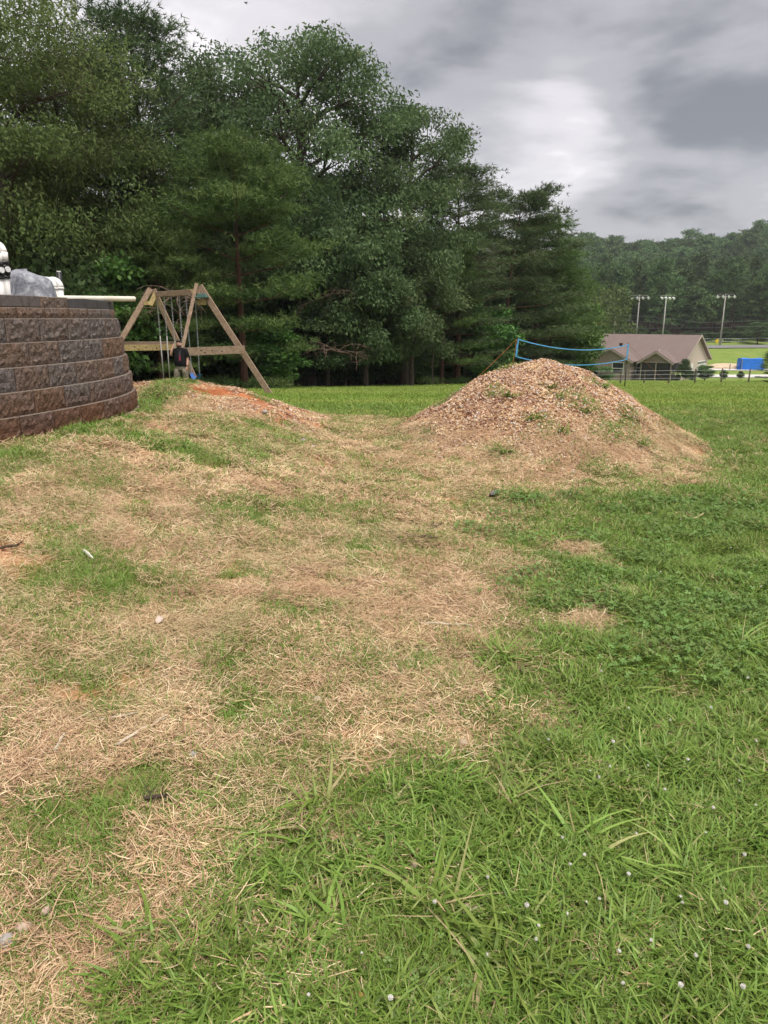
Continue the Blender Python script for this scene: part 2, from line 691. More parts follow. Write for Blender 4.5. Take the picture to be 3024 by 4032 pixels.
def grad_axis(lo, hi, fine_lo, fine_hi, step, grow):
    a = list(np.arange(fine_lo, fine_hi + 1e-6, step))
    s, v = step, fine_hi
    while v < hi:
        s *= grow
        v += s
        a.append(v)
    s, v = step, fine_lo
    b = []
    while v > lo:
        s *= grow
        v -= s
        b.append(v)
    return np.array(b[::-1] + a)


def grid_faces(nx, ny):
    i, j = np.meshgrid(np.arange(nx - 1), np.arange(ny - 1))
    a = (j * nx + i).ravel()
    return np.stack([a, a + 1, a + 1 + nx, a + nx], 1)


# ---- ground material: red clay, straw thatch and lawn, read from the ground's own masks
m_ground = mat_new('ground_soil')
t = NT(m_ground)
P = t.pos()
gA, dA, wA, fA = t.attr('green'), t.attr('bare'), t.attr('wood'), t.attr('field')
n_f = t.noise(55, 6, 0.7, P)
n_m = t.noise(6, 5, 0.6, P)
n_l = t.noise(1.1, 4, 0.55, P)
n_x = t.noise(0.18, 4, 0.6, P)
thatch = t.ramp(n_f, [(0.30, (0.12, 0.07, 0.04)), (0.45, (0.31, 0.19, 0.10)), (0.58, (0.47, 0.32, 0.18)), (0.72, (0.64, 0.48, 0.30))])
clay = t.ramp(n_m, [(0.3, (0.30, 0.115, 0.05)), (0.55, (0.46, 0.20, 0.095)), (0.75, (0.55, 0.31, 0.17))])
clay = t.mix(t.ramp(n_f, [(0.4, (0, 0, 0)), (0.75, (0.6, 0.6, 0.6))]), clay, (0.52, 0.36, 0.22))
base = t.mix(dA, thatch, clay)
turf = t.ramp(n_f, [(0.3, (0.035, 0.055, 0.012)), (0.5, (0.09, 0.13, 0.028)), (0.7, (0.15, 0.20, 0.05))])
turf = t.mix(t.math('MULTIPLY', t.ramp(n_m, [(0.45, (0, 0, 0)), (0.75, (1, 1, 1))]), 0.35), turf, (0.24, 0.18, 0.085))
col = t.mix(gA, base, turf)
lawn = t.ramp(t.math('ADD', t.math('MULTIPLY', n_l, 0.5), t.math('MULTIPLY', n_m, 0.5)), [(0.32, (0.115, 0.170, 0.034)), (0.52, (0.165, 0.230, 0.050)), (0.7, (0.235, 0.275, 0.075))])
lawn = t.mix(t.ramp(n_x, [(0.5, (0, 0, 0)), (0.68, (0.5, 0.5, 0.5))]), lawn, (0.26, 0.28, 0.075))
col = t.mix(fA, col, lawn)
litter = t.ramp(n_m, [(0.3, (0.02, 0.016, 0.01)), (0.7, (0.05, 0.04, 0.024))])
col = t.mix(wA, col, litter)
hgt = t.math('ADD', n_f, t.math('MULTIPLY', n_m, 1.5))
t.out(col, 0.95, 0.05, hgt, 0.6, 0.03)

gx = grad_axis(-900, 900, -6.0, 6.5, 0.085, 1.075)
gy = grad_axis(-40, 1500, 0.6, 13.5, 0.085, 1.055)
GX, GY = np.meshgrid(gx, gy)
GX, GY = GX.ravel(), GY.ravel()
GZ = base_z(GX, GY)
sink = np.maximum(sstep(0.05, 0.2, mound_big(GX, GY)), sstep(0.05, 0.2, mound_small(GX, GY)))
GZ = GZ - 0.06 * sink
gm, dm = masks(GX, GY)
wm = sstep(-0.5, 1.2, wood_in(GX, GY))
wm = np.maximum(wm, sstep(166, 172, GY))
fm = np.maximum(sstep(10.8, 14.5, GY), sstep(3.8, 5.5, GX) * sstep(6.5, 9, GY)) * gm
me = np_mesh('ground', np.stack([GX, GY, GZ], 1), grid_faces(len(gx), len(gy)), m_ground, smooth=True, attrs={'green': gm, 'bare': dm, 'wood': wm, 'field': fm})
link('ground', me, kind='structure')

# ---- the two heaps of soil
m_mound = mat_new('mound_soil')
t = NT(m_mound)
P = t.pos()
n_f = t.noise(48, 6, 0.7, P)
n_m = t.noise(5, 5, 0.6, P)
thatch = t.ramp(n_f, [(0.3, (0.15, 0.08, 0.045)), (0.46, (0.36, 0.21, 0.125)), (0.6, (0.50, 0.33, 0.20)), (0.75, (0.64, 0.47, 0.32))])
clay = t.ramp(n_m, [(0.3, (0.24, 0.075, 0.032)), (0.55, (0.42, 0.155, 0.066)), (0.75, (0.54, 0.26, 0.13))])
col = t.mix(t.attr('bare'), thatch, clay)
col = t.mix(t.attr('green'), col, t.ramp(n_f, [(0.3, (0.04, 0.06, 0.015)), (0.7, (0.13, 0.17, 0.045))]))
t.out(col, 0.95, 0.05, t.math('ADD', n_f, t.math('MULTIPLY', n_m, 1.2)), 0.7, 0.03)


def make_mound(name, fn, x0, x1, y0, y1, label):
    xs, ys = np.arange(x0, x1, 0.06), np.arange(y0, y1, 0.06)
    X, Y = np.meshgrid(xs, ys)
    X, Y = X.ravel(), Y.ravel()
    h = fn(X, Y)
    Z = base_z(X, Y) + h
    F = grid_faces(len(xs), len(ys))
    keep = (h[F] > -0.02).any(1)
    F = F[keep]
    use = np.unique(F)
    mp = np.full(len(X), -1)
    mp[use] = np.arange(len(use))
    F = mp[F]
    X, Y, Z = X[use], Y[use], Z[use]
    g_, d_ = masks(X, Y)
    if fn is mound_small:
        hol = np.exp(-((X + 2.0) / 0.95) ** 2 - ((Y - 10.02) / 0.42) ** 2)
        d_ = np.maximum(np.maximum(d_, 0.65 * (1 - g_)), sstep(0.2, 0.55, hol))
    else:
        d_ = np.maximum(d_ * 0.6, 0.55 * sstep(0.5, 0.62, fbm(X / 0.9, Y / 0.9, 121, 3)))
    root = empty(name, (float(X.mean()), float(Y.mean()), float(Z.min())), label=label, cat='mound')
    off = np.array(root.location)
    me = np_mesh('soil', np.stack([X, Y, Z], 1) - off, F, m_mound, smooth=True, attrs={'green': g_, 'bare': d_})
    link('soil', me, root)
    return root


MOUND_B = make_mound('dirt_mound', mound_big, -0.6, 4.8, 6.4, 12.6, 'tall rounded mound of red soil covered in stony chips, in front of the net')
MOUND_S = make_mound('dirt_mound', mound_small, -5.2, -0.0, 7.8, 13.2, 'low mound of red soil with a dug hollow beside the block wall')
# ------------------------------------------------------------------ retaining wall of split-face blocks
m_block = mat_new('split_face_concrete')
t = NT(m_block)
co = t.objco()
P = t.pos()
rn = t.rnd()
n1 = t.noise(38, 6, 0.75, co, 0.5)
n2 = t.noise(5, 4, 0.6, P)
n3 = t.noise(95, 4, 0.7, co)
grey = t.ramp(n1, [(0.36, (0.078, 0.065, 0.061)), (0.5, (0.221, 0.185, 0.172)), (0.62, (0.358, 0.302, 0.280)), (0.74, (0.650, 0.572, 0.533))])
brown = t.ramp(n1, [(0.36, (0.085, 0.052, 0.036)), (0.5, (0.267, 0.169, 0.117)), (0.62, (0.416, 0.273, 0.195)), (0.74, (0.650, 0.481, 0.377))])
fac = t.math('ADD', t.math('SUBTRACT', t.math('MULTIPLY', rn, 1.3), 0.3), t.math('MULTIPLY', t.math('SUBTRACT', n2, 0.5), 1.6), clamp=True)
col = t.mix(fac, grey, brown)
spx = t.n('ShaderNodeSeparateXYZ')
t.l(P, spx.inputs[0])
# clay splashed up from the ground
zz = t.math('ADD', spx.outputs['Z'], t.math('MULTIPLY', t.math('SUBTRACT', n2, 0.5), 0.25))
stain = t.math('MULTIPLY', t.math('SUBTRACT', 1.02, zz), 2.2, clamp=True)
col = t.mix(t.math('MULTIPLY', stain, 0.9), col, t.ramp(n1, [(0.3, (0.10, 0.035, 0.016)), (0.6, (0.25, 0.105, 0.05)), (0.85, (0.42, 0.22, 0.12))]))
# dust lying on the ledges
nz = t.n('ShaderNodeSeparateXYZ')
t.l(t.n('ShaderNodeNewGeometry').outputs['Normal'], nz.inputs[0])
dust = t.math('MULTIPLY', t.math('SUBTRACT', nz.outputs['Z'], 0.42), 3.6, clamp=True)
col = t.mix(t.math('MULTIPLY', dust, 0.65), col, (0.44, 0.36, 0.29))
t.out(col, 0.92, 0.1, t.math('ADD', n1, t.math('MULTIPLY', n3, 0.5)), 1.0, 0.06)

BL, BD, BH, SET = 0.405, 0.26, 0.2, 0.030


def block_mesh(seed, L=BL, H=BH, rough=0.0065, n=12, m=6):
    """a block with a broken front (local -y), flat top, sides and back"""
    r_ = np.random.default_rng(seed)
    L, H = L - 0.011, H - 0.0025
    xs = np.linspace(-L / 2, L / 2, n)
    zs = np.concatenate([np.linspace(0, H - 0.0055, m), [H]])
    m = m + 1
    vs = []
    for j, z in enumerate(zs):
        for i, x in enumerate(xs):
            edge = (i in (0, n - 1)) or (j in (0, m - 1))
            y = 0.010 if j == m - 1 else (0.005 if i in (0, n - 1) else (0.002 if edge or j == m - 2 else -0.006 + rough * r_.normal()))
            if j == m - 2 and not i in (0, n - 1):
                y = 0.0005 + 0.25 * rough * r_.normal()
            jx = 0 if i in (0, n - 1) else r_.normal() * L * 0.012
            jz = 0 if j in (0, m - 1, m - 2) else r_.normal() * H * 0.035
            vs.append((x + jx, y, z + jz))
    fs = [(j * n + i, j * n + i + 1, (j + 1) * n + i + 1, (j + 1) * n + i) for j in range(m - 1) for i in range(n - 1)]
    b = len(vs)
    k = L / 2 - 0.02
    vs += [(-k, BD, 0), (k, BD, 0), (k, BD, H), (-k, BD, H)]
    fs += [(b + 1, b, b + 3, b + 2)]
    fs += [tuple([b + 3] + [(m - 1) * n + i for i in range(n)] + [b + 2])]
    fs += [tuple([b + 1] + [n - 1 - i for i in range(n)] + [b])]
    fs += [tuple([b] + [j * n for j in range(m)] + [b + 3])]
    fs += [tuple([b + 2] + [(m - 1 - j) * n + n - 1 for j in range(m)] + [b + 1])]
    me = bpy.data.meshes.new('block')
    me.from_pydata(vs, [], fs)
    me.materials.append(m_block)
    me.update()
    return me


def offset_curve(C, d):
    T = np.gradient(C, axis=0)
    T /= np.linalg.norm(T, axis=1)[:, None]
    Nn = np.stack([-T[:, 1], T[:, 0]], 1)      # left of travel = into the bank
    return C + Nn * d


def arc(C):
    s = np.concatenate([[0], np.cumsum(np.linalg.norm(np.diff(C, axis=0), axis=1))])
    return s


wall_root = empty('retaining_wall', (float(WALL[60][0]), float(WALL[60][1]), 0.4), label='curved retaining wall of brown and grey split-face concrete blocks at left', cat='wall')
BV = [block_mesh(i) for i in range(8)]
BC = [block_mesh(50 + i, 0.36, 0.092, 0.004, 7, 3) for i in range(5)]
wr = random.Random(4)
wl = np.array(wall_root.location)
for k in range(7):
    C = offset_curve(WALL, SET * k)
    S = arc(C)
    L = 0.36 if k == 6 else BL
    s = L * (0.5 if k % 2 else 0.0) + 0.07 * wr.random()
    while s + L < S[-1]:
        p = np.array([np.interp(s, S, C[:, i]) for i in (0, 1)])
        q = np.array([np.interp(s + L, S, C[:, i]) for i in (0, 1)])
        c = (p + q) / 2
        d = q - p
        o = link('block', wr.choice(BC if k == 6 else BV), wall_root)
        # local +x along the wall seen from outside, local -y outwards
        ang = math.atan2(d[1], d[0])
        z = 0.4 + k * BH
        o.location = (c[0] - wl[0], c[1] - wl[1], z - wl[2])
        o.rotation_euler = (0, 0, ang)
        s += L
# crushed stone behind the blocks
m_crush = mat_plain('crushed_stone', (0.36, 0.33, 0.30), 0.95, 0.1, 0.3, 30, 0.8)
mb = MB()
C = offset_curve(WALL, 0.40)
n = len(C)
top = [(p[0] - wl[0], p[1] - wl[1], 1.66 - wl[2]) for p in C] + [(-12 - wl[0], 10.4 - wl[1], 1.66 - wl[2]), (-12 - wl[0], 3.6 - wl[1], 1.66 - wl[2])]
mb.add(top, [tuple(range(len(top)))])
low = [(p[0], p[1], 0.3 - wl[2]) for p in top]
nn = len(top)
mb.add(top + low, [(i, (i + 1) % nn, nn + (i + 1) % nn, nn + i) for i in range(nn)])
mb.build('backfill', m_crush, wall_root)

# ---- loose blocks lying on the cap course
m_smooth = mat_plain('smooth_concrete', (0.125, 0.105, 0.10), 0.9, 0.1, 0.16, 18, 0.5)
m_smooth2 = mat_plain('dark_smooth_concrete', (0.085, 0.080, 0.080), 0.9, 0.1, 0.14, 18, 0.5)
CAPC = offset_curve(WALL, SET * 6)
CAP_TOP = 1.6 + 0.092


def C1(x, y):      # close view of the wall used for reading positions
    return 0.3706 * x, 900 + 0.3706 * y


def loose(cx0, cx1, mat, lab, H=0.098, D=0.2, tilt=0.0, rough=False):
    # find the place on the cap course seen between two picture columns
    def hit(cx):
        best = None
        for i in range(len(CAPC)):
            p = CAPC[i]
            if p[1] < 4.6 or p[1] > 9.0:
                continue
            a, _b2 = ray(C1(cx, 850)[0], C1(cx, 850)[1])
            e_ = abs(p[0] / p[1] - a)
            if best is None or e_ < best[0]:
                best = (e_, p)
        return best[1]
    p, q = hit(cx0), hit(cx1)
    d = q - p
    L = float(np.hypot(*d))
    nrm = np.array([-d[1], d[0]]) / L
    c = (p + q) / 2 + nrm * (D / 2 + 0.012)
    if rough:
        me_ = block_mesh(99, L, H, 0.008, 7, 3)
        o = link('concrete_block', me_, label=lab, cat='block', group='loose blocks on the wall')
        c = (p + q) / 2 + nrm * 0.012
        o.location = (c[0], c[1], CAP_TOP)
    else:
        mb = MB()
        mb.bar((-L / 2 + 0.003, 0, H / 2), (L / 2 - 0.003, 0, H / 2), D, H, ch=0.006)
        o = mb.build('concrete_block', mat, label=lab, cat='block', group='loose blocks on the wall')
        o.location = (c[0], c[1], CAP_TOP)
    o.rotation_euler = (0, tilt, math.atan2(d[1], d[0]))
    return o


loose(-150, 262, m_smooth, 'smooth brown block on the wall at the photo left edge, below the pipe risers')
loose(266, 468, m_smooth, 'smooth brown block on the wall in front of the grey artificial rock')
loose(470, 752, None, 'rough split-face block on the wall, right end of the loose row', rough=True)
loose(948, 1222, m_smooth2, 'dark grey smooth block alone at the wall end, under the long pipe', H=0.092)

# ---- grey artificial rock
m_rock = mat_new('painted_grey_rock')
t = NT(m_rock)
co = t.objco()
n1 = t.noise(9, 5, 0.6, co, 1.5)
c = t.ramp(n1, [(0.3, (0.10, 0.105, 0.125)), (0.5, (0.21, 0.215, 0.24)), (0.68, (0.40, 0.405, 0.43))])
t.out(c, 0.55, 0.35, t.noise(30, 5, 0.6, co, 0.8), 0.5, 0.02)


def lump(name, mat, rx, ry, rz, seed, flat=0.0, n=28, m=14, rough=0.22, facets=7, flatbase=True, smooth=True):
    """a stone: an ellipsoid cut by random planes and roughened"""
    r_ = np.random.default_rng(seed)
    th = np.linspace(0, 2 * np.pi, n, endpoint=False)
    ph = np.linspace(-np.pi / 2, np.pi / 2, m)
    T, Pp = np.meshgrid(th, ph)
    D = np.stack([np.cos(Pp) * np.cos(T), np.cos(Pp) * np.sin(T), np.sin(Pp)], -1)
    rad = np.ones(D.shape[:2])
    for _ in range(facets):
        a = r_.normal(size=3)
        a /= np.linalg.norm(a)
        k = 0.74 + 0.2 * r_.random()
        dt = D @ a
        rad = np.where(dt > 1e-3, np.minimum(rad, k / np.maximum(dt, 1e-3)), rad)
    rad = rad * (1 + rough * (fbm(D[..., 0] * 2.2 + 5 * seed, D[..., 1] * 2.2 + D[..., 2] * 3.1, seed, 3) - 0.5))
    V = (D * rad[..., None] * np.array([rx, ry, rz])).reshape(-1, 3)
    if flatbase:
        V[:, 2] = np.maximum(V[:, 2], -rz * 0.45) + rz * 0.45
    F = []
    for j in range(m - 1):
        for i in range(n):
            F.append((j * n + i, j * n + (i + 1) % n, (j + 1) * n + (i + 1) % n, (j + 1) * n + i))
    return np_mesh(name, V, F, mat, smooth=smooth)


rp = at(*C1(345, 735), 7.5)
# a boulder shell: broad foot, steep sides, shoulder on the right, sloping top
th = np.linspace(0, 2 * np.pi, 40, endpoint=False)
prof = [(0.0, 1.00), (0.18, 0.985), (0.38, 0.94), (0.55, 0.89), (0.70, 0.86), (0.83, 0.81), (0.93, 0.70), (0.985, 0.46), (1.0, 0.0)]
rr = []
for z, r0 in prof:
    ring = []
    for a in th:
        cx, cy = math.cos(a), math.sin(a)
        wob = 1 + 0.16 * (float(fbm(cx * 1.4 + 3, cy * 1.4 + z * 2.4, 7, 3)) - 0.5)
        hgt = 0.41 * z * (1 - 0.13 * max(0, cx + 0.1) - 0.05 * abs(cy))
        ring.append((0.262 * r0 * wob * cx - 0.02 * z, 0.20 * r0 * wob * cy, hgt))
    rr.append(ring)
mb = MB()
mb.rings(rr)
rk = mb.build('artificial_rock', m_rock, smooth=True, label='grey artificial boulder cover standing on the retaining wall', cat='rock')
rk.location = (rp.x, rp.y, 1.66)

# ---- white plastic plumbing of the pool
m_pvc = mat_plain('white_pvc', (0.78, 0.76, 0.72), 0.4, 0.4, 0.04, 4, 0.03)
m_pvc_old = mat_plain('aged_pvc', (0.70, 0.655, 0.54), 0.5, 0.35, 0.08, 6, 0.05)
m_black = mat_plain('black_plastic', (0.012, 0.012, 0.013), 0.4, 0.4, 0.2, 12, 0.1)
m_tag = mat_plain('white_sticker', (0.75, 0.75, 0.75), 0.5, 0.3, 0.03)


def elbow_pts(a, b, rad, k=6):
    """round the corner from direction a to direction b"""
    return [Vector(a) * math.sin(math.pi / 2 * i / k) * rad + Vector(b) * (1 - math.cos(math.pi / 2 * i / k)) * rad for i in range(k + 1)]


def riser(cx_b, cy_b, cx_t, cy_t, Y, label, r=0.03, valve=True):
    b, tt = at(*C1(cx_b, cy_b), Y), at(*C1(cx_t, cy_t), Y)
    b.z = 1.66
    d = tt - b
    h = d.length
    d.normalize()
    if not valve:
        h = (h - 0.075 - r) / 0.92
    root = empty('pipe_riser', b, label=label, cat='pipe', group='pool pipes on the wall')
    lo = 0.52 if valve else 0.86
    MB().tube([(0, 0, 0), d * h * lo], r, 14).build('pipe', m_pvc, root, smooth=True)
    if valve:
        v = MB()
        v.tube([d * h * 0.52, d * h * 0.56], r * 1.35, 14)
        v.tube([d * h * 0.545, d * h * 0.60, d * h * 0.70, d * h * 0.75], [r * 1.1, r * 1.5, r * 1.5, r * 1.1], 14)
        v.tube([d * h * 0.74, d * h * 0.79], r * 1.35, 14)
        vo = v.build('check_valve', m_black, root, smooth=True)
        MB().tube([d * h * 0.66 + Vector((0.012, -0.01, 0)), d * h * 0.66 + Vector((r * 1.45, -r * 0.8, 0))], [r * 0.9, r * 0.85], 12).build('valve_badge', m_tag, vo)
    s = d * h * (0.78 if valve else 0.86)
    MB().tube([s, d * h * 0.93], r * 1.22, 14).build('socket', m_pvc, root, smooth=True)
    MB().tube([d * h * 0.92 + p for p in elbow_pts((0, 0, 1), (-1, 0.1, 0), 0.075)] + [d * h * 0.92 + Vector((-0.20 if valve else -0.10, 0.02, 0.075))], r * 1.12, 14).build('elbow', m_pvc, root, smooth=True)


riser(75, 715, 30, 200, 7.0, 'white pool pipe with black check valve and elbow, left of the artificial rock', r=0.030)
riser(10, 715, -35, 215, 6.85, 'white pool pipe with black valve, cut by the photo left edge', r=0.030)
riser(575, 720, 565, 515, 8.0, 'short white pipe bend directly right of the artificial rock', r=0.032, valve=False)
riser(640, 720, 632, 515, 8.15, 'short white pipe bend, the further right of the pair by the rock', r=0.032, valve=False)
# filter valve head and a black post behind
fp = at(*C1(128, 500), 7.6)
root = empty('filter_valve', (fp.x, fp.y, 1.66), label='black pool filter valve behind the pipe risers', cat='valve')
mb = MB()
mb.tube([(0, 0, 0), (0, 0, 0.16)], 0.06, 14)
mb.tube([(0, 0, 0.16), (0, 0, 0.19), (0, 0, 0.20), (0, 0, 0.25), (0, 0, 0.26)], [0.06, 0.075, 0.085, 0.085, 0.05], 16)
for k in range(8):
    a = k * math.pi / 4
    mb.tube([(0.085 * math.cos(a), 0.085 * math.sin(a), 0.185), (0.085 * math.cos(a), 0.085 * math.sin(a), 0.265)], 0.011, 6)
mb.build('valve_body', m_black, root)
MB().bar((-0.07, -0.02, 0.30), (0.09, 0.0, 0.31), 0.03, 0.022).tube([(0, 0, 0.25), (0, 0, 0.30)], 0.03, 10).build('handle', m_black, root)
pp = at(*C1(628, 500), 8.4)
root = empty('vent_stub', (pp.x, pp.y, 1.66), label='black plastic stub pipe behind the white pipe bends', cat='pipe')
top = at(*C1(628, 462), 8.4).z - 1.66
MB().tube([(0, 0, 0), (0, 0, top)], 0.03, 14).build('pipe', m_black, root, smooth=True)
MB().tube([(0, 0, top), (0, 0, top + 0.012)], 0.022, 12).build('cap', m_pvc, root)
# long white pipe lying on the blocks
a, b = at(*C1(545, 745), 7.85), at(*C1(1425, 724), 8.75)
a.z = 1.80
b.z = 1.6 + 0.092 + 0.092 + 0.0305
dv = (b - a)
root = empty('drain_pipe', a, label='long off-white plastic pipe lying across the top of the wall, sticking out right', cat='pipe')
n = 14
mb = MB()
for rad, flip in ((0.0285, 1), (0.024, -1)):
    vs, fs = [], []
    s = dv.normalized().cross(Vector((0, 0, 1))).normalized()
    u = s.cross(dv.normalized())
    for q in (Vector((0, 0, 0)), dv):
        for k in range(n):
            vs.append(q + (s * math.cos(2 * math.pi * k / n) + u * math.sin(2 * math.pi * k / n)) * rad)
    for k in range(n):
        f = (k, (k + 1) % n, n + (k + 1) % n, n + k)
        fs.append(f if flip > 0 else f[::-1])
    mb.add(vs, fs)
o0 = 0
for e_ in (0, n):
    mb.f += [(e_ + k, e_ + (k + 1) % n, 2 * n + e_ + (k + 1) % n, 2 * n + e_ + k) for k in range(n)]
mb.build('pipe', m_pvc_old, root, smooth=False)
# ------------------------------------------------------------------ trees
m_bark = mat_new('bark')
t = NT(m_bark)
co = t.objco()
mp = t.n('ShaderNodeMapping')
mp.inputs['Scale'].default_value = (6, 6, 1.2)
t.l(co, mp.inputs['Vector'])
n1 = t.noise(3, 5, 0.65, mp.outputs[0])
t.out(t.ramp(n1, [(0.3, (0.035, 0.026, 0.02)), (0.6, (0.10, 0.078, 0.062)), (0.8, (0.19, 0.16, 0.135))]), 0.9, 0.1, n1, 0.8, 0.03)
m_bark_red = mat_new('pine_bark')
t = NT(m_bark_red)
co = t.objco()
mp = t.n('ShaderNodeMapping')
mp.inputs['Scale'].default_value = (6, 6, 1.5)
t.l(co, mp.inputs['Vector'])
n1 = t.noise(3, 5, 0.65, mp.outputs[0])
t.out(t.ramp(n1, [(0.3, (0.04, 0.022, 0.016)), (0.6, (0.125, 0.066, 0.046)), (0.8, (0.21, 0.13, 0.10))]), 0.9, 0.1, n1, 0.8, 0.03)

m_oak = mat_leaf('oak_leaves', [(0.0, (0.078, 0.118, 0.048)), (0.45, (0.104, 0.152, 0.062)), (0.8, (0.135, 0.182, 0.078)), (1.0, (0.185, 0.21, 0.10))], 0.34, 0.65, 0.12)
m_elder = mat_leaf('box_elder_leaves', [(0.0, (0.080, 0.112, 0.034)), (0.5, (0.118, 0.160, 0.050)), (0.85, (0.152, 0.192, 0.064)), (1.0, (0.20, 0.215, 0.09))], 0.34, 0.65, 0.12)
m_gum = mat_leaf('bright_leaves', [(0.0, (0.045, 0.098, 0.021)), (0.5, (0.093, 0.188, 0.039)), (1.0, (0.180, 0.285, 0.068))], 0.3, 0.5, 0.3)
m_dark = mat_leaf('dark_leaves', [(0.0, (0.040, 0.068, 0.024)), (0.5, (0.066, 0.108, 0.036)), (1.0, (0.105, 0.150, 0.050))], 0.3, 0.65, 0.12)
m_pine = mat_leaf('pine_needles', [(0.0, (0.062, 0.105, 0.032)), (0.5, (0.105, 0.165, 0.048)), (0.85, (0.150, 0.21, 0.066)), (1.0, (0.21, 0.25, 0.09))], 0.2, 0.65, 0.12)
m_pine_d = mat_leaf('dark_pine_needles', [(0.0, (0.062, 0.102, 0.046)), (0.5, (0.105, 0.160, 0.066)), (1.0, (0.170, 0.220, 0.098))], 0.2, 0.65, 0.12)
m_lime = mat_leaf('yellow_green_leaves', [(0.0, (0.055, 0.085, 0.022)), (0.5, (0.105, 0.145, 0.036)), (1.0, (0.17, 0.21, 0.055))], 0.3, 0.55, 0.25)
m_far = mat_leaf('far_leaves', [(0.0, (0.057, 0.099, 0.042)), (0.5, (0.110, 0.179, 0.068)), (1.0, (0.199, 0.275, 0.104))], 0.15, 0.7, 0.1, 0.55)
m_farp = mat_leaf('far_needles', [(0.0, (0.061, 0.099, 0.046)), (0.5, (0.114, 0.175, 0.068)), (1.0, (0.190, 0.257, 0.099))], 0.1, 0.7, 0.1, 0.45)
m_dead = mat_plain('dead_branch', (0.16, 0.11, 0.085), 0.95, 0.05, 0.3)


def unit(v):
    return v / np.maximum(np.linalg.norm(v, axis=-1, keepdims=True), 1e-9)


def leaf_geo(r_, C, axis, L, W, tint, fold=0.25):
    """one folded diamond per leaf"""
    n = len(C)
    axis = unit(axis)
    s = unit(np.cross(axis, r_.normal(size=(n, 3))))
    nn = np.cross(s, axis)
    L = L * (0.7 + 0.6 * r_.random((n, 1)))
    W = W * (0.7 + 0.6 * r_.random((n, 1)))
    mid = C + axis * L * 0.45 + nn * W * fold
    V = np.stack([C, mid + s * W * 0.5, C + axis * L, mid - s * W * 0.5], 1).reshape(-1, 3)
    F = (np.arange(n)[:, None] * 4 + np.arange(4)[None, :])
    return V, F, np.repeat(tint, 4)


def tree_proto(kind, seed, H, Rc, lo=0.2, ncl=150, per=150, leafL=0.22, leafW=0.10, droop=0.6, mat=None, bark=None, lobes=15, sig=0.42, tr=0.22):
    r_ = np.random.default_rng(seed)
    zm, hz = H * (lo + 1) / 2, H * (1 - lo) / 2
    # lobes: the big boughs
    d = unit(r_.normal(size=(lobes, 3)))
    d[:, 2] = np.linspace(-0.85, 0.95, lobes) + r_.normal(size=lobes) * 0.08
    hor = np.sqrt(np.clip(1 - d[:, 2] ** 2, 0.06, 1))
    az = np.arange(lobes) * 2.399 + r_.normal(size=lobes) * 0.35
    LC = np.stack([np.cos(az) * hor * Rc * 0.62, np.sin(az) * hor * Rc * 0.62, zm + d[:, 2] * hz * 0.74], 1)
    LR = Rc * (0.36 + 0.16 * r_.random(lobes))
    # leaf sprays on the lobes
    li = r_.integers(0, lobes, ncl)
    u = unit(r_.normal(size=(ncl, 3)))
    u[:, 2] = np.abs(u[:, 2]) * 0.9 - 0.25 * r_.random(ncl)
    CC = LC[li] + u * LR[li][:, None] * (0.55 + 0.5 * r_.random((ncl, 1))) * np.array([1, 1, 0.8])
    CC[:, 2] = np.clip(CC[:, 2], H * lo * 0.8, H)
    ct = np.clip(0.42 + 0.20 * r_.normal(size=ncl), 0, 1)
    ci = np.repeat(np.arange(ncl), per)
    P_ = CC[ci] + np.clip(r_.normal(size=(len(ci), 3)), -1.35, 1.35) * np.array([sig, sig, sig * 0.62])
    ax = r_.normal(size=(len(ci), 3)) * 0.75 + unit(P_ - np.array([0, 0, zm])) * 0.4
    ax[:, 2] -= droop
    tint = np.clip(ct[ci] + 0.16 * r_.normal(size=len(ci)), 0, 1)
    V, F, T = leaf_geo(r_, P_, ax, leafL, leafW, tint)
    crown = np_mesh('crown', V, F, mat, tint=T)
    # trunk and limbs
    mb = MB()
    lean = r_.normal(size=2) * 0.02 * H
    tp = [Vector((lean[0] * q ** 1.5, lean[1] * q ** 1.5, H * 0.86 * q)) for q in np.linspace(0, 1, 7)]
    tp[0].z = -0.4
    mb.tube(tp, [tr * (1.25 - 1.1 * q) if q > 0 else tr * 1.5 for q in np.linspace(0, 1, 7)], 8)
    for i in range(lobes):
        e_ = Vector(LC[i])
        q = min(max((e_.z - 0.45 * math.hypot(e_.x, e_.y)) / (H * 0.86), 0.12), 0.95)
        s_ = Vector((lean[0] * q ** 1.5, lean[1] * q ** 1.5, H * 0.86 * q))
        m_ = (s_ + e_) / 2 + Vector((0, 0, 0.10 * (e_ - s_).length))
        mb.tube([s_, m_, e_], [tr * (0.55 - 0.3 * q), tr * 0.28, tr * 0.10], 6, cap=False)
        for j in np.where(li == i)[0][:5]:
            c_ = Vector(CC[j])
            mb.tube([m_.lerp(e_, 0.5), (m_.lerp(e_, 0.5) + c_) / 2 + Vector((0, 0, 0.12)), c_], [tr * 0.13, tr * 0.08, 0.008], 4, cap=False)
    return mb.mesh('trunk', bark or m_bark), crown


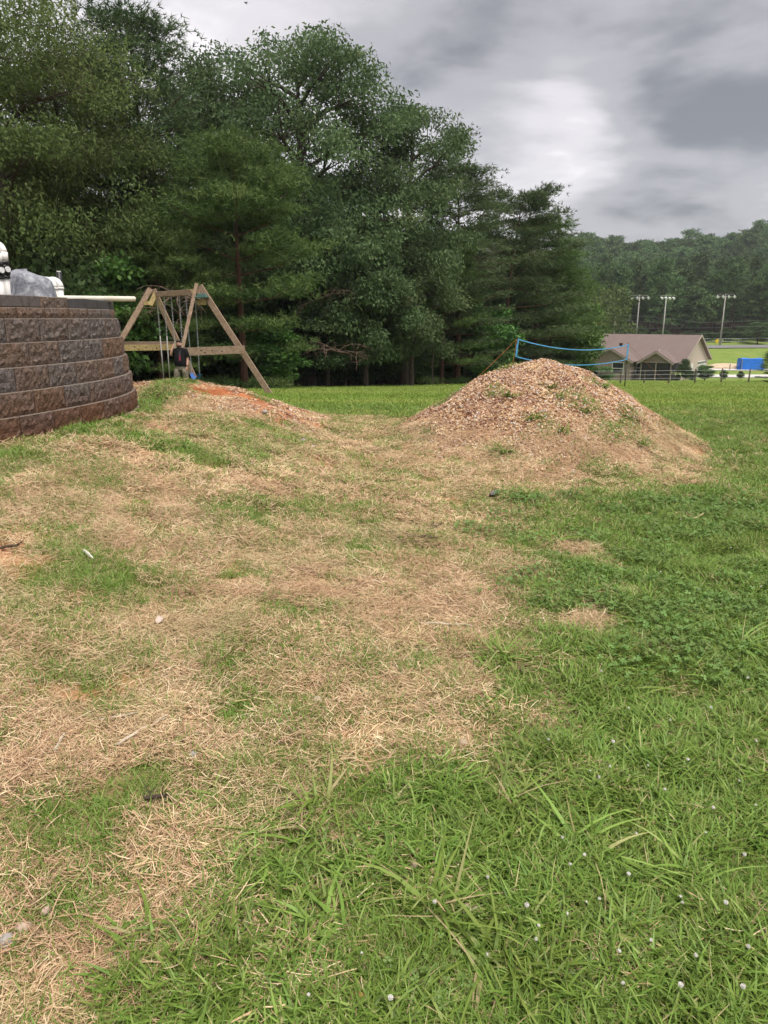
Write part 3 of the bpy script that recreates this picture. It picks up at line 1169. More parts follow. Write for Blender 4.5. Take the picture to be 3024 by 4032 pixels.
def pine_proto(seed, H, Rc, lo=0.12, step=0.62, pads=4, tufts=24, needle=0.26, nw=0.034, mat=None, nn=7, tr=0.17, top_round=True, padr=0.42):
    r_ = np.random.default_rng(seed)
    mb = MB()
    lean = r_.normal(size=2) * 0.02 * H
    qs = np.linspace(0, 1, 8)
    tpos = lambda q: np.array([lean[0] * q ** 2, lean[1] * q ** 2, H * 0.97 * q])
    pts = [Vector(tpos(q)) for q in qs]
    pts[0].z = -0.4
    mb.tube(pts, [max(tr * (1.2 - 1.15 * q), 0.02) for q in qs], 8)
    TC, TT, TD = [], [], []
    z = lo * H
    while z < H * 0.98:
        q = z / H
        prof = (1 - q) ** 0.75 if not top_round else min(1.0, 1.5 * (1 - q) ** 0.5) * (0.55 + 0.45 * min(1, q / 0.25 + 0.3))
        nb = int(r_.integers(3, 6))
        a0 = r_.random() * 6.28
        for k in range(nb):
            a = a0 + k * 6.283 / nb + r_.normal() * 0.25
            Lb = Rc * prof * (0.55 + 0.55 * r_.random()) + 0.25
            s_ = tpos(q)
            up = 0.02 + 0.55 * q + r_.normal() * 0.08
            e_ = s_ + np.array([math.cos(a) * Lb, math.sin(a) * Lb, up * Lb])
            m_ = (s_ + e_) / 2 - np.array([0, 0, 0.07 * Lb])
            mb.tube([Vector(s_), Vector(m_), Vector(e_)], [tr * 0.30 * (1.1 - q) + 0.012, tr * 0.18 * (1.1 - q) + 0.01, 0.008], 5, cap=False)
            for j in range(pads):
                tt = 0.42 + 0.58 * (j + 0.6 * r_.random()) / pads
                c_ = (1 - tt) ** 2 * s_ + 2 * tt * (1 - tt) * m_ + tt * tt * e_
                side = r_.normal() * 0.24 * Lb * (1.15 - tt)
                c_ = c_ + np.array([-math.sin(a) * side, math.cos(a) * side, 0.10 + 0.05 * r_.normal()])
                nt_ = int(tufts * (0.6 + 0.8 * r_.random()))
                pr = padr * (0.7 + 0.6 * r_.random())
                p_ = c_ + r_.normal(size=(nt_, 3)) * np.array([pr, pr, pr * 0.20])
                TC.append(p_)
                tint = np.clip(0.45 + 0.16 * r_.normal() + 0.13 * r_.normal(size=nt_), 0, 1)
                TT.append(tint)
                TD.append(np.tile(np.array([math.cos(a), math.sin(a), 0.55]), (nt_, 1)))
        z += step * (0.7 + 0.6 * r_.random()) * (1.15 - 0.45 * q)
    C = np.concatenate(TC)
    T = np.concatenate(TT)
    D = np.concatenate(TD)
    n = len(C)
    ax = unit(np.repeat(D, nn, 0) * 0.7 + r_.normal(size=(n * nn, 3)) * 0.8)
    Cn = np.repeat(C, nn, 0)
    s = unit(np.cross(ax, r_.normal(size=ax.shape)))
    L = needle * (0.6 + 0.7 * r_.random((n * nn, 1)))
    V = np.stack([Cn - s * nw / 2, Cn + s * nw / 2, Cn + ax * L], 1).reshape(-1, 3)
    F = np.arange(n * nn)[:, None] * 3 + np.arange(3)[None, :]
    crown = np_mesh('crown', V, F, mat or m_pine, tint=np.repeat(np.repeat(T, nn), 3))
    return mb.mesh('trunk', m_bark_red), crown


PROTO = {}
PROTO['oak'] = tree_proto('oak', 1, 17.5, 5.8, 0.10, 430, 150, 0.20, 0.085, 0.8, m_oak, lobes=30, sig=0.46, tr=0.34)
PROTO['oak2'] = tree_proto('oak', 2, 14.0, 3.9, 0.08, 260, 150, 0.19, 0.08, 0.8, m_oak, lobes=22, sig=0.43, tr=0.24)
PROTO['elder'] = tree_proto('elder', 3, 15.0, 4.6, 0.06, 400, 170, 0.155, 0.056, 1.0, m_elder, lobes=26, sig=0.50, tr=0.2)
PROTO['laurel'] = tree_proto('laurel', 4, 6.5, 2.5, 0.10, 130, 130, 0.20, 0.085, 0.7, m_oak, lobes=14, sig=0.36, tr=0.12)
PROTO['gum'] = tree_proto('gum', 5, 5.0, 1.9, 0.06, 80, 110, 0.22, 0.13, 0.5, m_gum, lobes=12, sig=0.34, tr=0.09)
PROTO['shrub'] = tree_proto('shrub', 6, 3.4, 1.7, 0.02, 70, 110, 0.20, 0.11, 0.5, m_dark, lobes=10, sig=0.36, tr=0.06)
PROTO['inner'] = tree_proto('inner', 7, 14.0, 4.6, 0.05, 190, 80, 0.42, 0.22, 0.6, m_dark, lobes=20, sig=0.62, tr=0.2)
PROTO['pine'] = pine_proto(11, 16.0, 2.9, 0.10, 0.66, 4, 22, 0.27, 0.036, m_pine_d)
PROTO['pine_low'] = pine_proto(12, 10.0, 3.9, 0.02, 0.95, 6, 46, 0.25, 0.034, m_pine, padr=0.52)
PROTO['pine_wide'] = pine_proto(13, 13.5, 4.1, 0.03, 1.0, 6, 36, 0.28, 0.038, m_pine_d, padr=0.46)
PROTO['pine_wide2'] = pine_proto(14, 13.0, 3.7, 0.03, 1.0, 6, 36, 0.28, 0.038, m_pine, padr=0.46)
# deadwood hanging from the lower pines
# far trees: fewer, larger leaf clumps
PROTO['far_oak'] = tree_proto('far', 21, 15.0, 4.6, 0.12, 130, 26, 0.62, 0.40, 0.3, m_far, lobes=18, sig=0.62, tr=0.25)
PROTO['far_oak2'] = tree_proto('far', 22, 13.0, 3.9, 0.10, 120, 26, 0.58, 0.36, 0.3, m_far, lobes=14, sig=0.60, tr=0.22)
PROTO['far_pine'] = pine_proto(23, 18.0, 3.3, 0.22, 1.15, 3, 7, 0.85, 0.17, m_farp, nn=5, padr=0.6)
PROTO['far_lime'] = tree_proto('far', 24, 9.0, 3.8, 0.05, 110, 26, 0.45, 0.28, 0.3, m_lime, lobes=12, sig=0.55, tr=0.16)


def plant(kind, x, y, rz=0.0, s=1.0, sz=None, name='tree', label='', cat='tree', group=None, dz=0.0):
    z = float(surf(x, y)) + dz
    root = empty(name, (x, y, z), rz, label=label, cat=cat, group=group)
    root.scale = (s, s, sz or s)
    tk, cr_ = PROTO[kind]
    link('trunk', tk, root)
    link('crown', cr_, root)
    return root


def plant_px(kind, px, Y, top_py, H0, s_lat, **k):
    """tree standing at depth Y in the picture column px, its top at row top_py"""
    x = ray(px, 1480)[0] * Y
    g = float(surf(x, Y))
    top = at(px, top_py, Y).z
    sz = (top - g) / H0
    return plant(kind, x, Y, s=s_lat, sz=sz, **k)


G1 = 'trees at the edge of the wood'
plant_px('elder', 120, 27.0, -200, 15.0, 1.1, rz=0.4, name='box_elder_tree', label='loose olive-green leafy tree over the wall at the photo left edge', group=G1)
plant_px('elder', 345, 29.0, 60, 15.0, 0.80, rz=2.2, name='box_elder_tree', label='slimmer olive-green leafy tree between the left edge and the tall pine', group=G1)
plant_px('pine', 640, 31.5, -25, 16.0, 1.10, rz=1.0, name='pine_tree', label='tallest pine, its crown touching the photo top left of the oak', group=G1)
plant_px('pine', 475, 33.5, 180, 16.0, 0.95, rz=2.0, name='pine_tree', label='pine with bare reddish trunk showing above the block wall', group=G1)
plant_px('pine_low', 960, 29.5, 560, 10.0, 0.90, rz=0.3, name='pine_tree', label='broad low pine with layered boughs directly behind the swing set', group=G1)
plant_px('pine_low', 640, 28.0, 890, 10.0, 0.62, rz=3.0, name='pine_tree', label='small spreading pine behind the left legs of the swing set', group=G1)
plant_px('oak', 1210, 37.5, 45, 17.5, 1.03, rz=0.9, name='oak_tree', label='biggest oak with a tall domed crown in the middle of the tree line', group=G1)
plant_px('oak2', 1590, 39.5, 330, 14.0, 1.0, rz=1.9, name='oak_tree', label='smaller oak on the right shoulder of the biggest oak', group=G1)
plant_px('oak2', 885, 36.5, 165, 14.0, 0.95, rz=4.4, name='oak_tree', label='oak filling the gap between the tallest pine and the biggest oak', group=G1)
plant_px('pine', 1800, 43.0, 610, 16.0, 1.05, rz=0.5, name='pine_tree', label='dark pine just right of the oaks with bare upper branches', group=G1)
plant_px('pine_wide', 1975, 48.5, 715, 13.5, 1.08, rz=1.3, name='pine_tree', label='wide layered pine, second from the right end of the tree line', group=G1)
plant_px('pine_wide2', 2100, 53.0, 870, 13.0, 1.1, rz=2.7, name='pine_tree', label='wide layered pine ending the tree line above the net', group=G1)
plant_px('laurel', 1440, 35.5, 960, 6.5, 1.0, rz=0.4, name='oak_sapling', label='grey-green young oak with drooping leaves below the biggest oak', cat='tree', group=G1)
plant_px('laurel', 1290, 35.2, 1130, 6.5, 0.80, rz=2.4, name='oak_sapling', label='shorter grey-green young oak, left of its taller twin', cat='tree', group=G1)
plant_px('laurel', 1620, 37.0, 985, 6.5, 0.95, rz=4.0, name='oak_sapling', label='grey-green young oak, rightmost of three below the oaks', cat='tree', group=G1)
plant_px('gum', 1905, 45.0, 1190, 5.0, 1.1, rz=1.0, name='maple_sapling', label='bright green young tree left of the net', cat='tree', group=G1)
plant_px('pine_low', 1740, 41.5, 930, 10.0, 0.62, rz=5.0, name='pine_tree', label='short bushy pine right of the young oaks', group=G1)
plant_px('pine_low', 2160, 55.0, 1040, 10.0, 0.80, rz=0.9, name='pine_tree', label='short bushy pine behind the net left half', group=G1)
plant_px('gum', 2255, 60.0, 1180, 5.0, 1.35, rz=0.2, name='maple_sapling', label='light green young tree behind the net centre', cat='tree', group=G1)
plant_px('gum', 420, 26.5, 985, 5.0, 1.05, rz=0.2, name='elder_sapling', label='young leafy tree right above the artificial rock', cat='tree', group=G1)
plant_px('shrub', 250, 25.0, 1010, 3.4, 1.15, rz=0.9, name='shrub', label='dark green shrub behind the pool pipes', cat='shrub', group='shrubs along the wood')
plant_px('gum', 1060, 31.5, 1290, 5.0, 0.85, rz=0.2, name='maple_sapling', label='bright leafy bush behind the right leg of the swing set', cat='shrub', group=G1)

# dark undergrowth along the edge of the wood
UG = ['dark undergrowth shrub in the row along the foot of the tree line']
rs = random.Random(11)
E = np.array(EDGE)
S = arc(E)
k = 0
s0 = float(np.interp(-26, E[:, 0], S))
s1 = float(np.interp(96, E[:, 1], S))
s = s0
while s < s1:
    x = float(np.interp(s, S, E[:, 0])) + rs.uniform(-0.3, 0.3)
    y = float(np.interp(s, S, E[:, 1])) + 0.6 + rs.uniform(-0.3, 0.6)
    sc_ = rs.uniform(0.75, 1.15)
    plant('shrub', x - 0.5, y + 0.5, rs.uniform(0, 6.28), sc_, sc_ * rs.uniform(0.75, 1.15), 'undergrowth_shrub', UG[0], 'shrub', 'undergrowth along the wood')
    s += rs.uniform(1.2, 1.7) * (1.0 if y < 60 else 1.9)
    k += 1
# second row: taller saplings and trees standing in the shade
for row, (dd, stp, kinds, lab, nm, zr) in enumerate([(3.2, 3.0, ['shrub', 'laurel', 'gum', 'shrub'], 'shaded sapling in the second row inside the wood', 'shaded_sapling', (0.9, 1.5)),
                                                   (6.0, 3.7, ['inner'], 'dark tree standing just inside the wood, half hidden', 'wood_tree', (0.5, 0.72)),
                                                   (10.5, 4.6, ['inner'], 'tree deep in the wood, mostly hidden by the front row', 'wood_tree', (0.62, 0.85))]):
    s = s0 - 4 * row
    while s < s1 - 6:
        x = float(np.interp(s, S, E[:, 0]))
        y = float(np.interp(s, S, E[:, 1]))
        i = min(max(int(np.searchsorted(S, s)), 1), len(E) - 1)
        d = E[i] - E[i - 1]
        nrm = np.array([-d[1], d[0]]) / np.hypot(*d)
        x, y = x + nrm[0] * (dd + rs.uniform(-0.8, 0.8)), y + nrm[1] * (dd + rs.uniform(-0.8, 0.8))
        # hold the crowns under the outline of the front trees, which falls away to the right
        sc_ = rs.uniform(*zr)
        px = 1512 + 2900 * x / y
        lim = float(np.interp(px, [0, 400, 800, 1100, 1500, 1650, 1800, 2000, 2200, 2300], [200, 420, 420, 330, 480, 640, 800, 880, 1020, 1130]))
        kk = rs.choice(kinds)
        H0 = {'shrub': 3.4, 'laurel': 6.5, 'gum': 5.0, 'inner': 14.0}[kk]
        hmax = (at(px, lim, y).z - float(surf(x, y))) / H0
        szz = min(sc_ * rs.uniform(0.9, 1.1), hmax)
        if szz > 0.15:
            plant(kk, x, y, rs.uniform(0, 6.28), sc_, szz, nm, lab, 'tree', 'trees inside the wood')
        s += stp * rs.uniform(0.8, 1.2) * (1.0 if y < 70 else 1.8)

# ---- fallen and hanging deadwood at the foot of the young oaks
def deadwood(px, py, Y, seed, n, L, label, up=0.25):
    r_ = np.random.default_rng(seed)
    b = at(px, py, Y)
    b.z = max(b.z, float(surf(b.x, b.y)) + 0.05)
    mb = MB()
    for k in range(n):
        a = r_.normal() * 0.9 + math.pi * (k % 2)
        p = [Vector((0, 0, 0))]
        d = Vector((math.cos(a), -0.35 + 0.3 * r_.normal(), up + 0.35 * r_.normal()))
        for j in range(5):
            p.append(p[-1] + d.normalized() * L / 5)
            d += Vector((r_.normal() * 0.25, r_.normal() * 0.25, -0.22 + 0.15 * r_.normal()))
        mb.tube(p, [0.03, 0.024, 0.018, 0.013, 0.009, 0.005], 5, cap=False)
        for j in range(1, 5):
            for _ in range(3):
                e_ = p[j] + Vector((r_.normal() * 0.3, r_.normal() * 0.3, r_.normal() * 0.22 - 0.1))
                mb.tube([p[j], (p[j] + e_) / 2 + Vector((0, 0, 0.05)), e_], [0.010, 0.008, 0.005], 4, cap=False)
    o = mb.build('dead_branch', m_dead, label=label, cat='branch', group='deadwood at the wood edge')
    o.location = b


deadwood(1330, 1385, 33.0, 3, 7, 1.8, 'brown tangle of dead twigs low at the foot of the young oaks')
deadwood(1245, 1180, 33.5, 4, 5, 2.0, 'grey dead branch hanging among the pine boughs right of the swing set', 0.1)
deadwood(700, 1160, 25.0, 5, 5, 1.5, 'bare dead twigs above the swing set beam', 0.0)

# thin trunks standing in the dark at the wood's foot
for i, (px, Y, h) in enumerate([(1440, 36.2, 2.4), (1590, 37.6, 2.6), (1700, 39.6, 2.6), (1140, 33.4, 2.2), (1830, 43.6, 2.8), (1360, 35.4, 2.0), (1905, 46.2, 2.4)]):
    x = ray(px, 1480)[0] * Y
    z = float(surf(x, Y))
    mb = MB()
    lr = random.Random(i)
    pts = [Vector((0, 0, -0.1))]
    for j in range(5):
        pts.append(pts[-1] + Vector((lr.uniform(-0.06, 0.06), lr.uniform(-0.05, 0.05), h / 5 + 0.02)))
    mb.tube(pts, [0.045, 0.042, 0.038, 0.035, 0.03, 0.025], 6)
    root = empty('bare_sapling', (x, Y, z), label='thin pale bare stem standing in the shade under the wood edge', cat='tree', group='bare stems at the wood edge')
    mb.build('trunk', m_bark, root)
    for j in (2, 3, 4):
        p = pts[j]
        for _ in range(2):
            MB().tube([p, p + Vector((lr.uniform(-0.4, 0.4), lr.uniform(-0.2, 0.2), lr.uniform(0.15, 0.4)))], [0.012, 0.005], 4, cap=False).build('twig', m_bark, root)

# ---- the wooded hill beyond the road
rf = random.Random(5)
hill = []
y = 170.0
while y < 345:
    x0, x1 = 0.225 * y, 0.60 * y
    stp = 6.0 if y < 190 else 7.3 + 0.004 * (y - 190)
    x = x0 + rf.uniform(0, stp)
    while x < x1:
        xx, yy = x + rf.uniform(-2, 2), y + rf.uniform(-2.5, 2.5)
        if float(wood_in(xx, yy)) < 12:
            hill.append((xx, yy))
        x += stp * rf.uniform(0.85, 1.15)
    y += stp * 0.92
for xx, yy in hill:
    pl = yy < 205 + 18 * math.sin(xx * 0.05) + 25 * (xx > 75)
    if pl and rf.random() < 0.86:
        plant('far_pine', xx, yy, rf.uniform(0, 6.28), rf.uniform(0.75, 1.1), rf.uniform(0.72, 0.98), 'far_pine_tree', 'far pine standing in the belt behind the road', 'tree', 'far pines behind the road')
    else:
        kk = rf.choice(['far_oak', 'far_oak', 'far_oak2'])
        plant(kk, xx, yy, rf.uniform(0, 6.28), rf.uniform(0.72, 1.08), rf.uniform(0.72, 1.02), 'far_leafy_tree', 'far leafy tree on the wooded hill', 'tree', 'far leafy trees on the hill')
for i, (px, Y, tp) in enumerate([(2395, 150, 1105), (2330, 142, 1150), (2270, 130, 1130), (2300, 118, 1215), (2236, 108, 1180)]):
    x = ray(px, 1400)[0] * Y
    lab = ['bright yellow-green tree left of the light poles', 'yellow-green tree just left of the brightest one', 'yellowish tree nearest the end of the tall pines', 'yellow-green bush above the net right half', 'yellow-green tree behind the end of the tree line'][i]
    plant_px('far_lime', px, Y, tp, 9.0, [1.2, 1.1, 1.2, 1.0, 1.0][i], rz=i * 1.3, name='yellow_green_tree', label=lab, cat='tree', group='yellow-green trees by the wood end')  # yellow-green is the leaves' own colour
# scrub along the road's far side
for i in range(26):
    x = 40 + i * 4.4 + rf.uniform(-1.2, 1.2)
    yy = 164 + rf.uniform(-1.0, 2.0)
    plant('shrub', x, yy, rf.uniform(0, 6.28), rf.uniform(0.9, 1.5), rf.uniform(0.6, 0.95), 'roadside_shrub', 'low shrub in the scrub along the far road edge', 'shrub', 'scrub along the road')
# ------------------------------------------------------------------ swing set
m_wood = mat_new('weathered_lumber')
t = NT(m_wood)
co = t.objco()
n1 = t.noise(7, 6, 0.65, co, 1.8)
n2 = t.noise(60, 3, 0.6, co)
c = t.ramp(n1, [(0.28, (0.15, 0.088, 0.055)), (0.5, (0.29, 0.195, 0.13)), (0.7, (0.40, 0.295, 0.215))])
t.out(t.mix(0.25, c, t.ramp(n2, [(0.3, (0.13, 0.085, 0.06)), (0.7, (0.45, 0.35, 0.27))])), 0.85, 0.15, n2, 0.4, 0.01)
m_wood2 = mat_new('yellowed_lumber')
t = NT(m_wood2)
co = t.objco()
n1 = t.noise(8, 6, 0.65, co, 1.5)
t.out(t.ramp(n1, [(0.28, (0.22, 0.15, 0.065)), (0.5, (0.36, 0.265, 0.12)), (0.72, (0.48, 0.37, 0.19))]), 0.85, 0.15, n1, 0.3, 0.01)
m_knot = mat_plain('knot', (0.05, 0.03, 0.02), 0.9, 0.1)
m_green_metal = mat_plain('green_bracket', (0.055, 0.12, 0.095), 0.45, 0.4, 0.15, 10, 0.1)
m_zinc = mat_plain('galvanized_steel', (0.42, 0.43, 0.44), 0.45, 0.5, 0.15, 20, 0.1, 0.6)
m_sleeve = mat_plain('chain_sleeve', (0.36, 0.34, 0.31), 0.6, 0.3, 0.15, 10, 0.1)
m_blue_seat = mat_plain('blue_plastic_seat', (0.03, 0.12, 0.38), 0.32, 0.5, 0.12, 8, 0.05)


def C2(x, y):
    return 400 + 0.42194 * x, 1080 + 0.42194 * y


YN, YF = 20.0, 22.3
sw = empty('swing_set', (at(*C2(900, 105), YN).x, YN, float(surf(-4.3, 20.0))), label='wooden A-frame swing set with cross boards behind the low mound', cat='swing set')
so = Vector(sw.location)


def c2(x, y, Y):
    return at(*C2(x, y), Y) - so


def gfoot(x, y, Y):
    """a foot standing on the ground near that point"""
    p = at(*C2(x, y), Y)
    p.z = float(surf(p.x, p.y)) - 0.04
    return p - so


fr = gfoot(1580, 1110, 20.15)
nl_t, nr_t = c2(883, 100, YN), c2(915, 108, YN + 0.08)
nl_f = gfoot(655, 1170, 19.1)
MB().bar(nl_f, nl_t + (nl_t - nl_f).normalized() * 0.03, 0.09, 0.155, up=(0.3, -1, 0)).build('leg', m_wood, sw)
MB().bar(fr, nr_t, 0.09, 0.155, up=(1, 0, 0.6)).build('leg', m_wood, sw)
fl_t, fr_t = c2(460, 135, YF), c2(482, 140, YF + 0.06)
fl_f = gfoot(-120, 1040, YF - 0.9)
fr_f = gfoot(930, 1040, YF + 0.5)
MB().bar(fl_f, fl_t, 0.09, 0.155, up=(1, 0, -0.6)).build('leg', m_wood, sw)
MB().bar(fr_f, fr_t, 0.09, 0.15, up=(1, 0, 0.6)).build('leg', m_wood, sw)
bl, br = c2(478, 190, YF), c2(905, 163, YN)
MB().bar(bl, br, 0.10, 0.145).build('top_beam', m_wood, sw)
# cross boards
def board(a, b, w, h, mat, knots=0):
    o = MB().bar(a, b, w, h).build('cross_board', mat, sw)
    if knots:
        kb = MB()
        d = (Vector(b) - Vector(a))
        s = d.normalized().cross(Vector((0, 0, 1))).normalized()
        if s.y > 0:
            s = -s
        for q, dz in ((0.30, 0.02), (0.47, 0.01), (0.63, -0.02), (0.36, -0.04)):
            p = Vector(a) + d * q + s * (w / 2 + 0.001) + Vector((0, 0, dz))
            kb.tube([p - s * 0.004, p + s * 0.003], [0.022, 0.018], 9)
        kb.build('knot', m_knot, o)
    return o


board(c2(748, 725, 19.45), c2(1338, 702, 19.93), 0.045, 0.205, m_wood, 4)
board(c2(120, 688, YF - 0.62), c2(735, 680, YF + 0.05), 0.045, 0.17, m_wood2, 1)
board(c2(150, 652, YF - 0.15), c2(760, 648, YF + 0.5), 0.045, 0.15, m_wood)
MB().bar(c2(392, 268, YF - 0.16), c2(548, 272, YF - 0.1), 0.05, 0.115).build('collar_tie', m_wood2, sw)
MB().bar(c2(515, 168, YF - 0.20), c2(455, 290, YF - 0.30), 0.05, 0.15, up=(1, 0, 0.4)).build('brace_block', m_wood2, sw)
MB().bar(c2(884, 262, YN - 0.02), c2(975, 262, YN + 0.05), 0.05, 0.13).build('collar_tie', m_wood2, sw)
# plywood gusset and green bracket
g0 = [c2(826, 142, YN + 0.05), c2(862, 140, YN + 0.02), c2(850, 192, YN + 0.02)]
mb = MB()
mb.add(g0 + [p + Vector((0, 0.03, 0)) for p in g0], [(0, 2, 1), (3, 4, 5), (0, 1, 4, 3), (1, 2, 5, 4), (2, 0, 3, 5)])
mb.build('gusset', m_wood2, sw)
q = [c2(898, 180, YN - 0.12), c2(962, 178, YN - 0.10), c2(990, 214, YN - 0.12), c2(872, 216, YN - 0.14)]
dpt = Vector((0, 0.16, 0))
mb = MB()
mb.add(q + [p + dpt for p in q], [(0, 3, 2, 1), (4, 5, 6, 7), (0, 1, 5, 4), (1, 2, 6, 5), (2, 3, 7, 6), (3, 0, 4, 7)])
mb.bar(q[3] + Vector((-0.01, -0.01, 0)), q[2] + Vector((0.01, -0.01, 0)), 0.05, 0.022)
mb.build('corner_bracket', m_green_metal, sw)


def chain_part(a, b, root, link_l=0.052, wire=0.0055):
    """welded links along a line, every second link turned"""
    a, b = Vector(a), Vector(b)
    d = (b - a)
    n = max(2, int(d.length / (link_l * 0.78)))
    dn = d.normalized()
    s0 = dn.cross(Vector((0, 1, 0))).normalized()
    s1 = dn.cross(s0)
    mb = MB()
    for i in range(n):
        c_ = a + d * ((i + 0.5) / n)
        s = s0 if i % 2 else s1
        loop = []
        for k in range(8):
            tt = 2 * math.pi * k / 8
            loop.append(c_ + dn * math.sin(tt) * link_l * 0.5 + s * math.cos(tt) * link_l * 0.30)
        vs, fs = [], []
        nrm = dn.cross(s)
        for k in range(8):
            rad = (loop[k] - c_).normalized()
            for j in range(3):
                ph = 2 * math.pi * j / 3
                vs.append(loop[k] + (rad * math.cos(ph) + nrm * math.sin(ph)) * wire)
        for k in range(8):
            for j in range(3):
                fs.append((k * 3 + j, k * 3 + (j + 1) % 3, ((k + 1) % 8) * 3 + (j + 1) % 3, ((k + 1) % 8) * 3 + j))
        mb.add(vs, fs)
    return mb.build('chain', m_zinc, root)


def beam_at(x):
    """hanging point on the beam seen in picture column x"""
    best = min(range(201), key=lambda i: abs((lambda p: ray_px(p)[0])(so + bl.lerp(br, i / 200)) - C2(x, 0)[0]))
    return bl.lerp(br, best / 200) + Vector((0, 0, -0.075))


def ray_px(p):
    q = Vector((p.x, p.y, p.z - EYE))
    f = q.y * math.cos(PITCH) - q.z * math.sin(PITCH)
    u = q.y * math.sin(PITCH) + q.z * math.cos(PITCH)
    return 1512 + FPX * q.x / f, 2016 - FPX * u / f


def swing(xa, xb, zdrop, label, sleeve=0.0):
    a, b = beam_at(xa), beam_at(xb)
    root = empty('swing', so + (a + b) / 2 + Vector((0, 0, -zdrop)), label=label, cat='swing', group='swings on the swing set')
    o = Vector(root.location) - so
    bd = (b - a).normalized()
    ends = []
    for p, sgn in ((a, 1), (b, -1)):
        e_ = Vector((p.x, p.y, a.z - zdrop + (p.z - a.z) + 0.06)) + bd * sgn * 0.05
        ends.append(e_)
        if sleeve:
            m_ = p.lerp(e_, 1 - sleeve)
            ch = chain_part(p - o, m_ - o, root)
            MB().tube([m_ - o, e_ - o], 0.017, 8).build('chain_sleeve', m_sleeve, root, smooth=True)
        else:
            chain_part(p - o, e_ - o, root)
        MB().tube([p - o + Vector((0, 0, 0.06)), p - o], 0.012, 6).build('hanger_bolt', m_zinc, root)
    # sling seat: a curved strap
    rr_ = []
    side = bd.cross(Vector((0, 0, 1))).normalized()
    L = (ends[1] - ends[0])
    for i in range(11):
        q_ = i / 10
        c_ = ends[0] + L * q_ + Vector((0, 0, -0.16 * (1 - (2 * q_ - 1) ** 2) ** 0.8))
        w = 0.075 * (0.75 + 0.25 * (1 - (2 * q_ - 1) ** 2))
        c_ = c_ - o
        rr_.append([c_ + side * w, c_ + side * w * 0.9 + Vector((0, 0, -0.012)), c_ - side * w * 0.9 + Vector((0, 0, -0.012)), c_ - side * w])
    MB().rings(rr_).build('seat', m_blue_seat, root, smooth=False)


swing(783, 872, 2.14, 'swing with blue sling seat showing, nearest the front A-frame')
swing(645, 722, 2.42, 'middle swing, its chains passing behind the man')
swing(513, 583, 2.50, 'swing with pale sleeves on its chains, left of the man', sleeve=0.55)

# ------------------------------------------------------------------ the man on the phone
m_skin = mat_plain('skin', (0.62, 0.34, 0.26), 0.55, 0.35, 0.10, 14, 0.05)
m_hair = mat_plain('dark_hair', (0.022, 0.016, 0.013), 0.7, 0.3, 0.25, 60, 0.4)
m_pants = mat_plain('khaki_cloth', (0.19, 0.165, 0.125), 0.95, 0.08, 0.14, 9, 0.35)
m_eye = mat_plain('eye', (0.05, 0.03, 0.025), 0.4, 0.5, 0.05)
m_lip = mat_plain('lips', (0.40, 0.16, 0.13), 0.6, 0.3, 0.05)
m_shirt = mat_new('black_tee')
t = NT(m_shirt)
co = t.objco()
sx = t.n('ShaderNodeSeparateXYZ')
t.l(co, sx.inputs[0])


def band(v, lo, hi):
    return t.math('MULTIPLY', t.math('GREATER_THAN', v, lo), t.math('LESS_THAN', v, hi))


blk = t.noise(34, 2, 0.5, co)
pr = t.math('MULTIPLY', band(sx.outputs['X'], 0.0, 0.055), t.math('GREATER_THAN', blk, 0.47))
pr = t.math('MULTIPLY', pr, t.math('LESS_THAN', sx.outputs['Y'], 0.0))
red = t.math('MULTIPLY', pr, band(sx.outputs['Z'], 1.14, 1.31))
gry = t.math('MULTIPLY', pr, band(sx.outputs['Z'], 1.31, 1.42))
cc = t.ramp(t.noise(7, 4, 0.6, co), [(0.3, (0.008, 0.008, 0.009)), (0.7, (0.017, 0.017, 0.019))])
cc = t.mix(red, cc, (0.24, 0.035, 0.055))
cc = t.mix(gry, cc, (0.06, 0.06, 0.065))
t.out(cc, 0.9, 0.12, t.noise(14, 4, 0.6, co), 0.5, 0.03)

PY = 18.6
pxl = at(600 + 0.1326 * 790, 1340, PY)
pg = float(surf(pxl.x, PY))
HT = pxl.z - pg                       # head top above the ground here
ps = HT / 1.75
man = empty('person', (pxl.x, PY, pg), 0.0, label='bearded man in black T-shirt and khaki trousers with hand raised to his ear', cat='person')
man.scale = (ps, ps, ps)


def skin_body(name, chain, mat, parent, sub=2):
    """chain: list of (point, radius pair, parent index)"""
    me = bpy.data.meshes.new(name)
    me.from_pydata([c[0] for c in chain], [(i, c[2]) for i, c in enumerate(chain) if c[2] is not None], [])
    o = link(name, me, parent)
    o.modifiers.new('skin', 'SKIN')
    for i, c in enumerate(chain):
        sv = me.skin_vertices[0].data[i]
        sv.radius = c[1]
        sv.use_root = (c[2] is None)
    md = o.modifiers.new('subdivision', 'SUBSURF')
    md.levels = md.render_levels = sub
    dg = bpy.context.evaluated_depsgraph_get()
    me2 = bpy.data.meshes.new_from_object(o.evaluated_get(dg))
    o.modifiers.clear()
    o.data = me2
    me2.materials.clear()
    me2.materials.append(mat)
    for p in me2.polygons:
        p.use_smooth = True
    return o


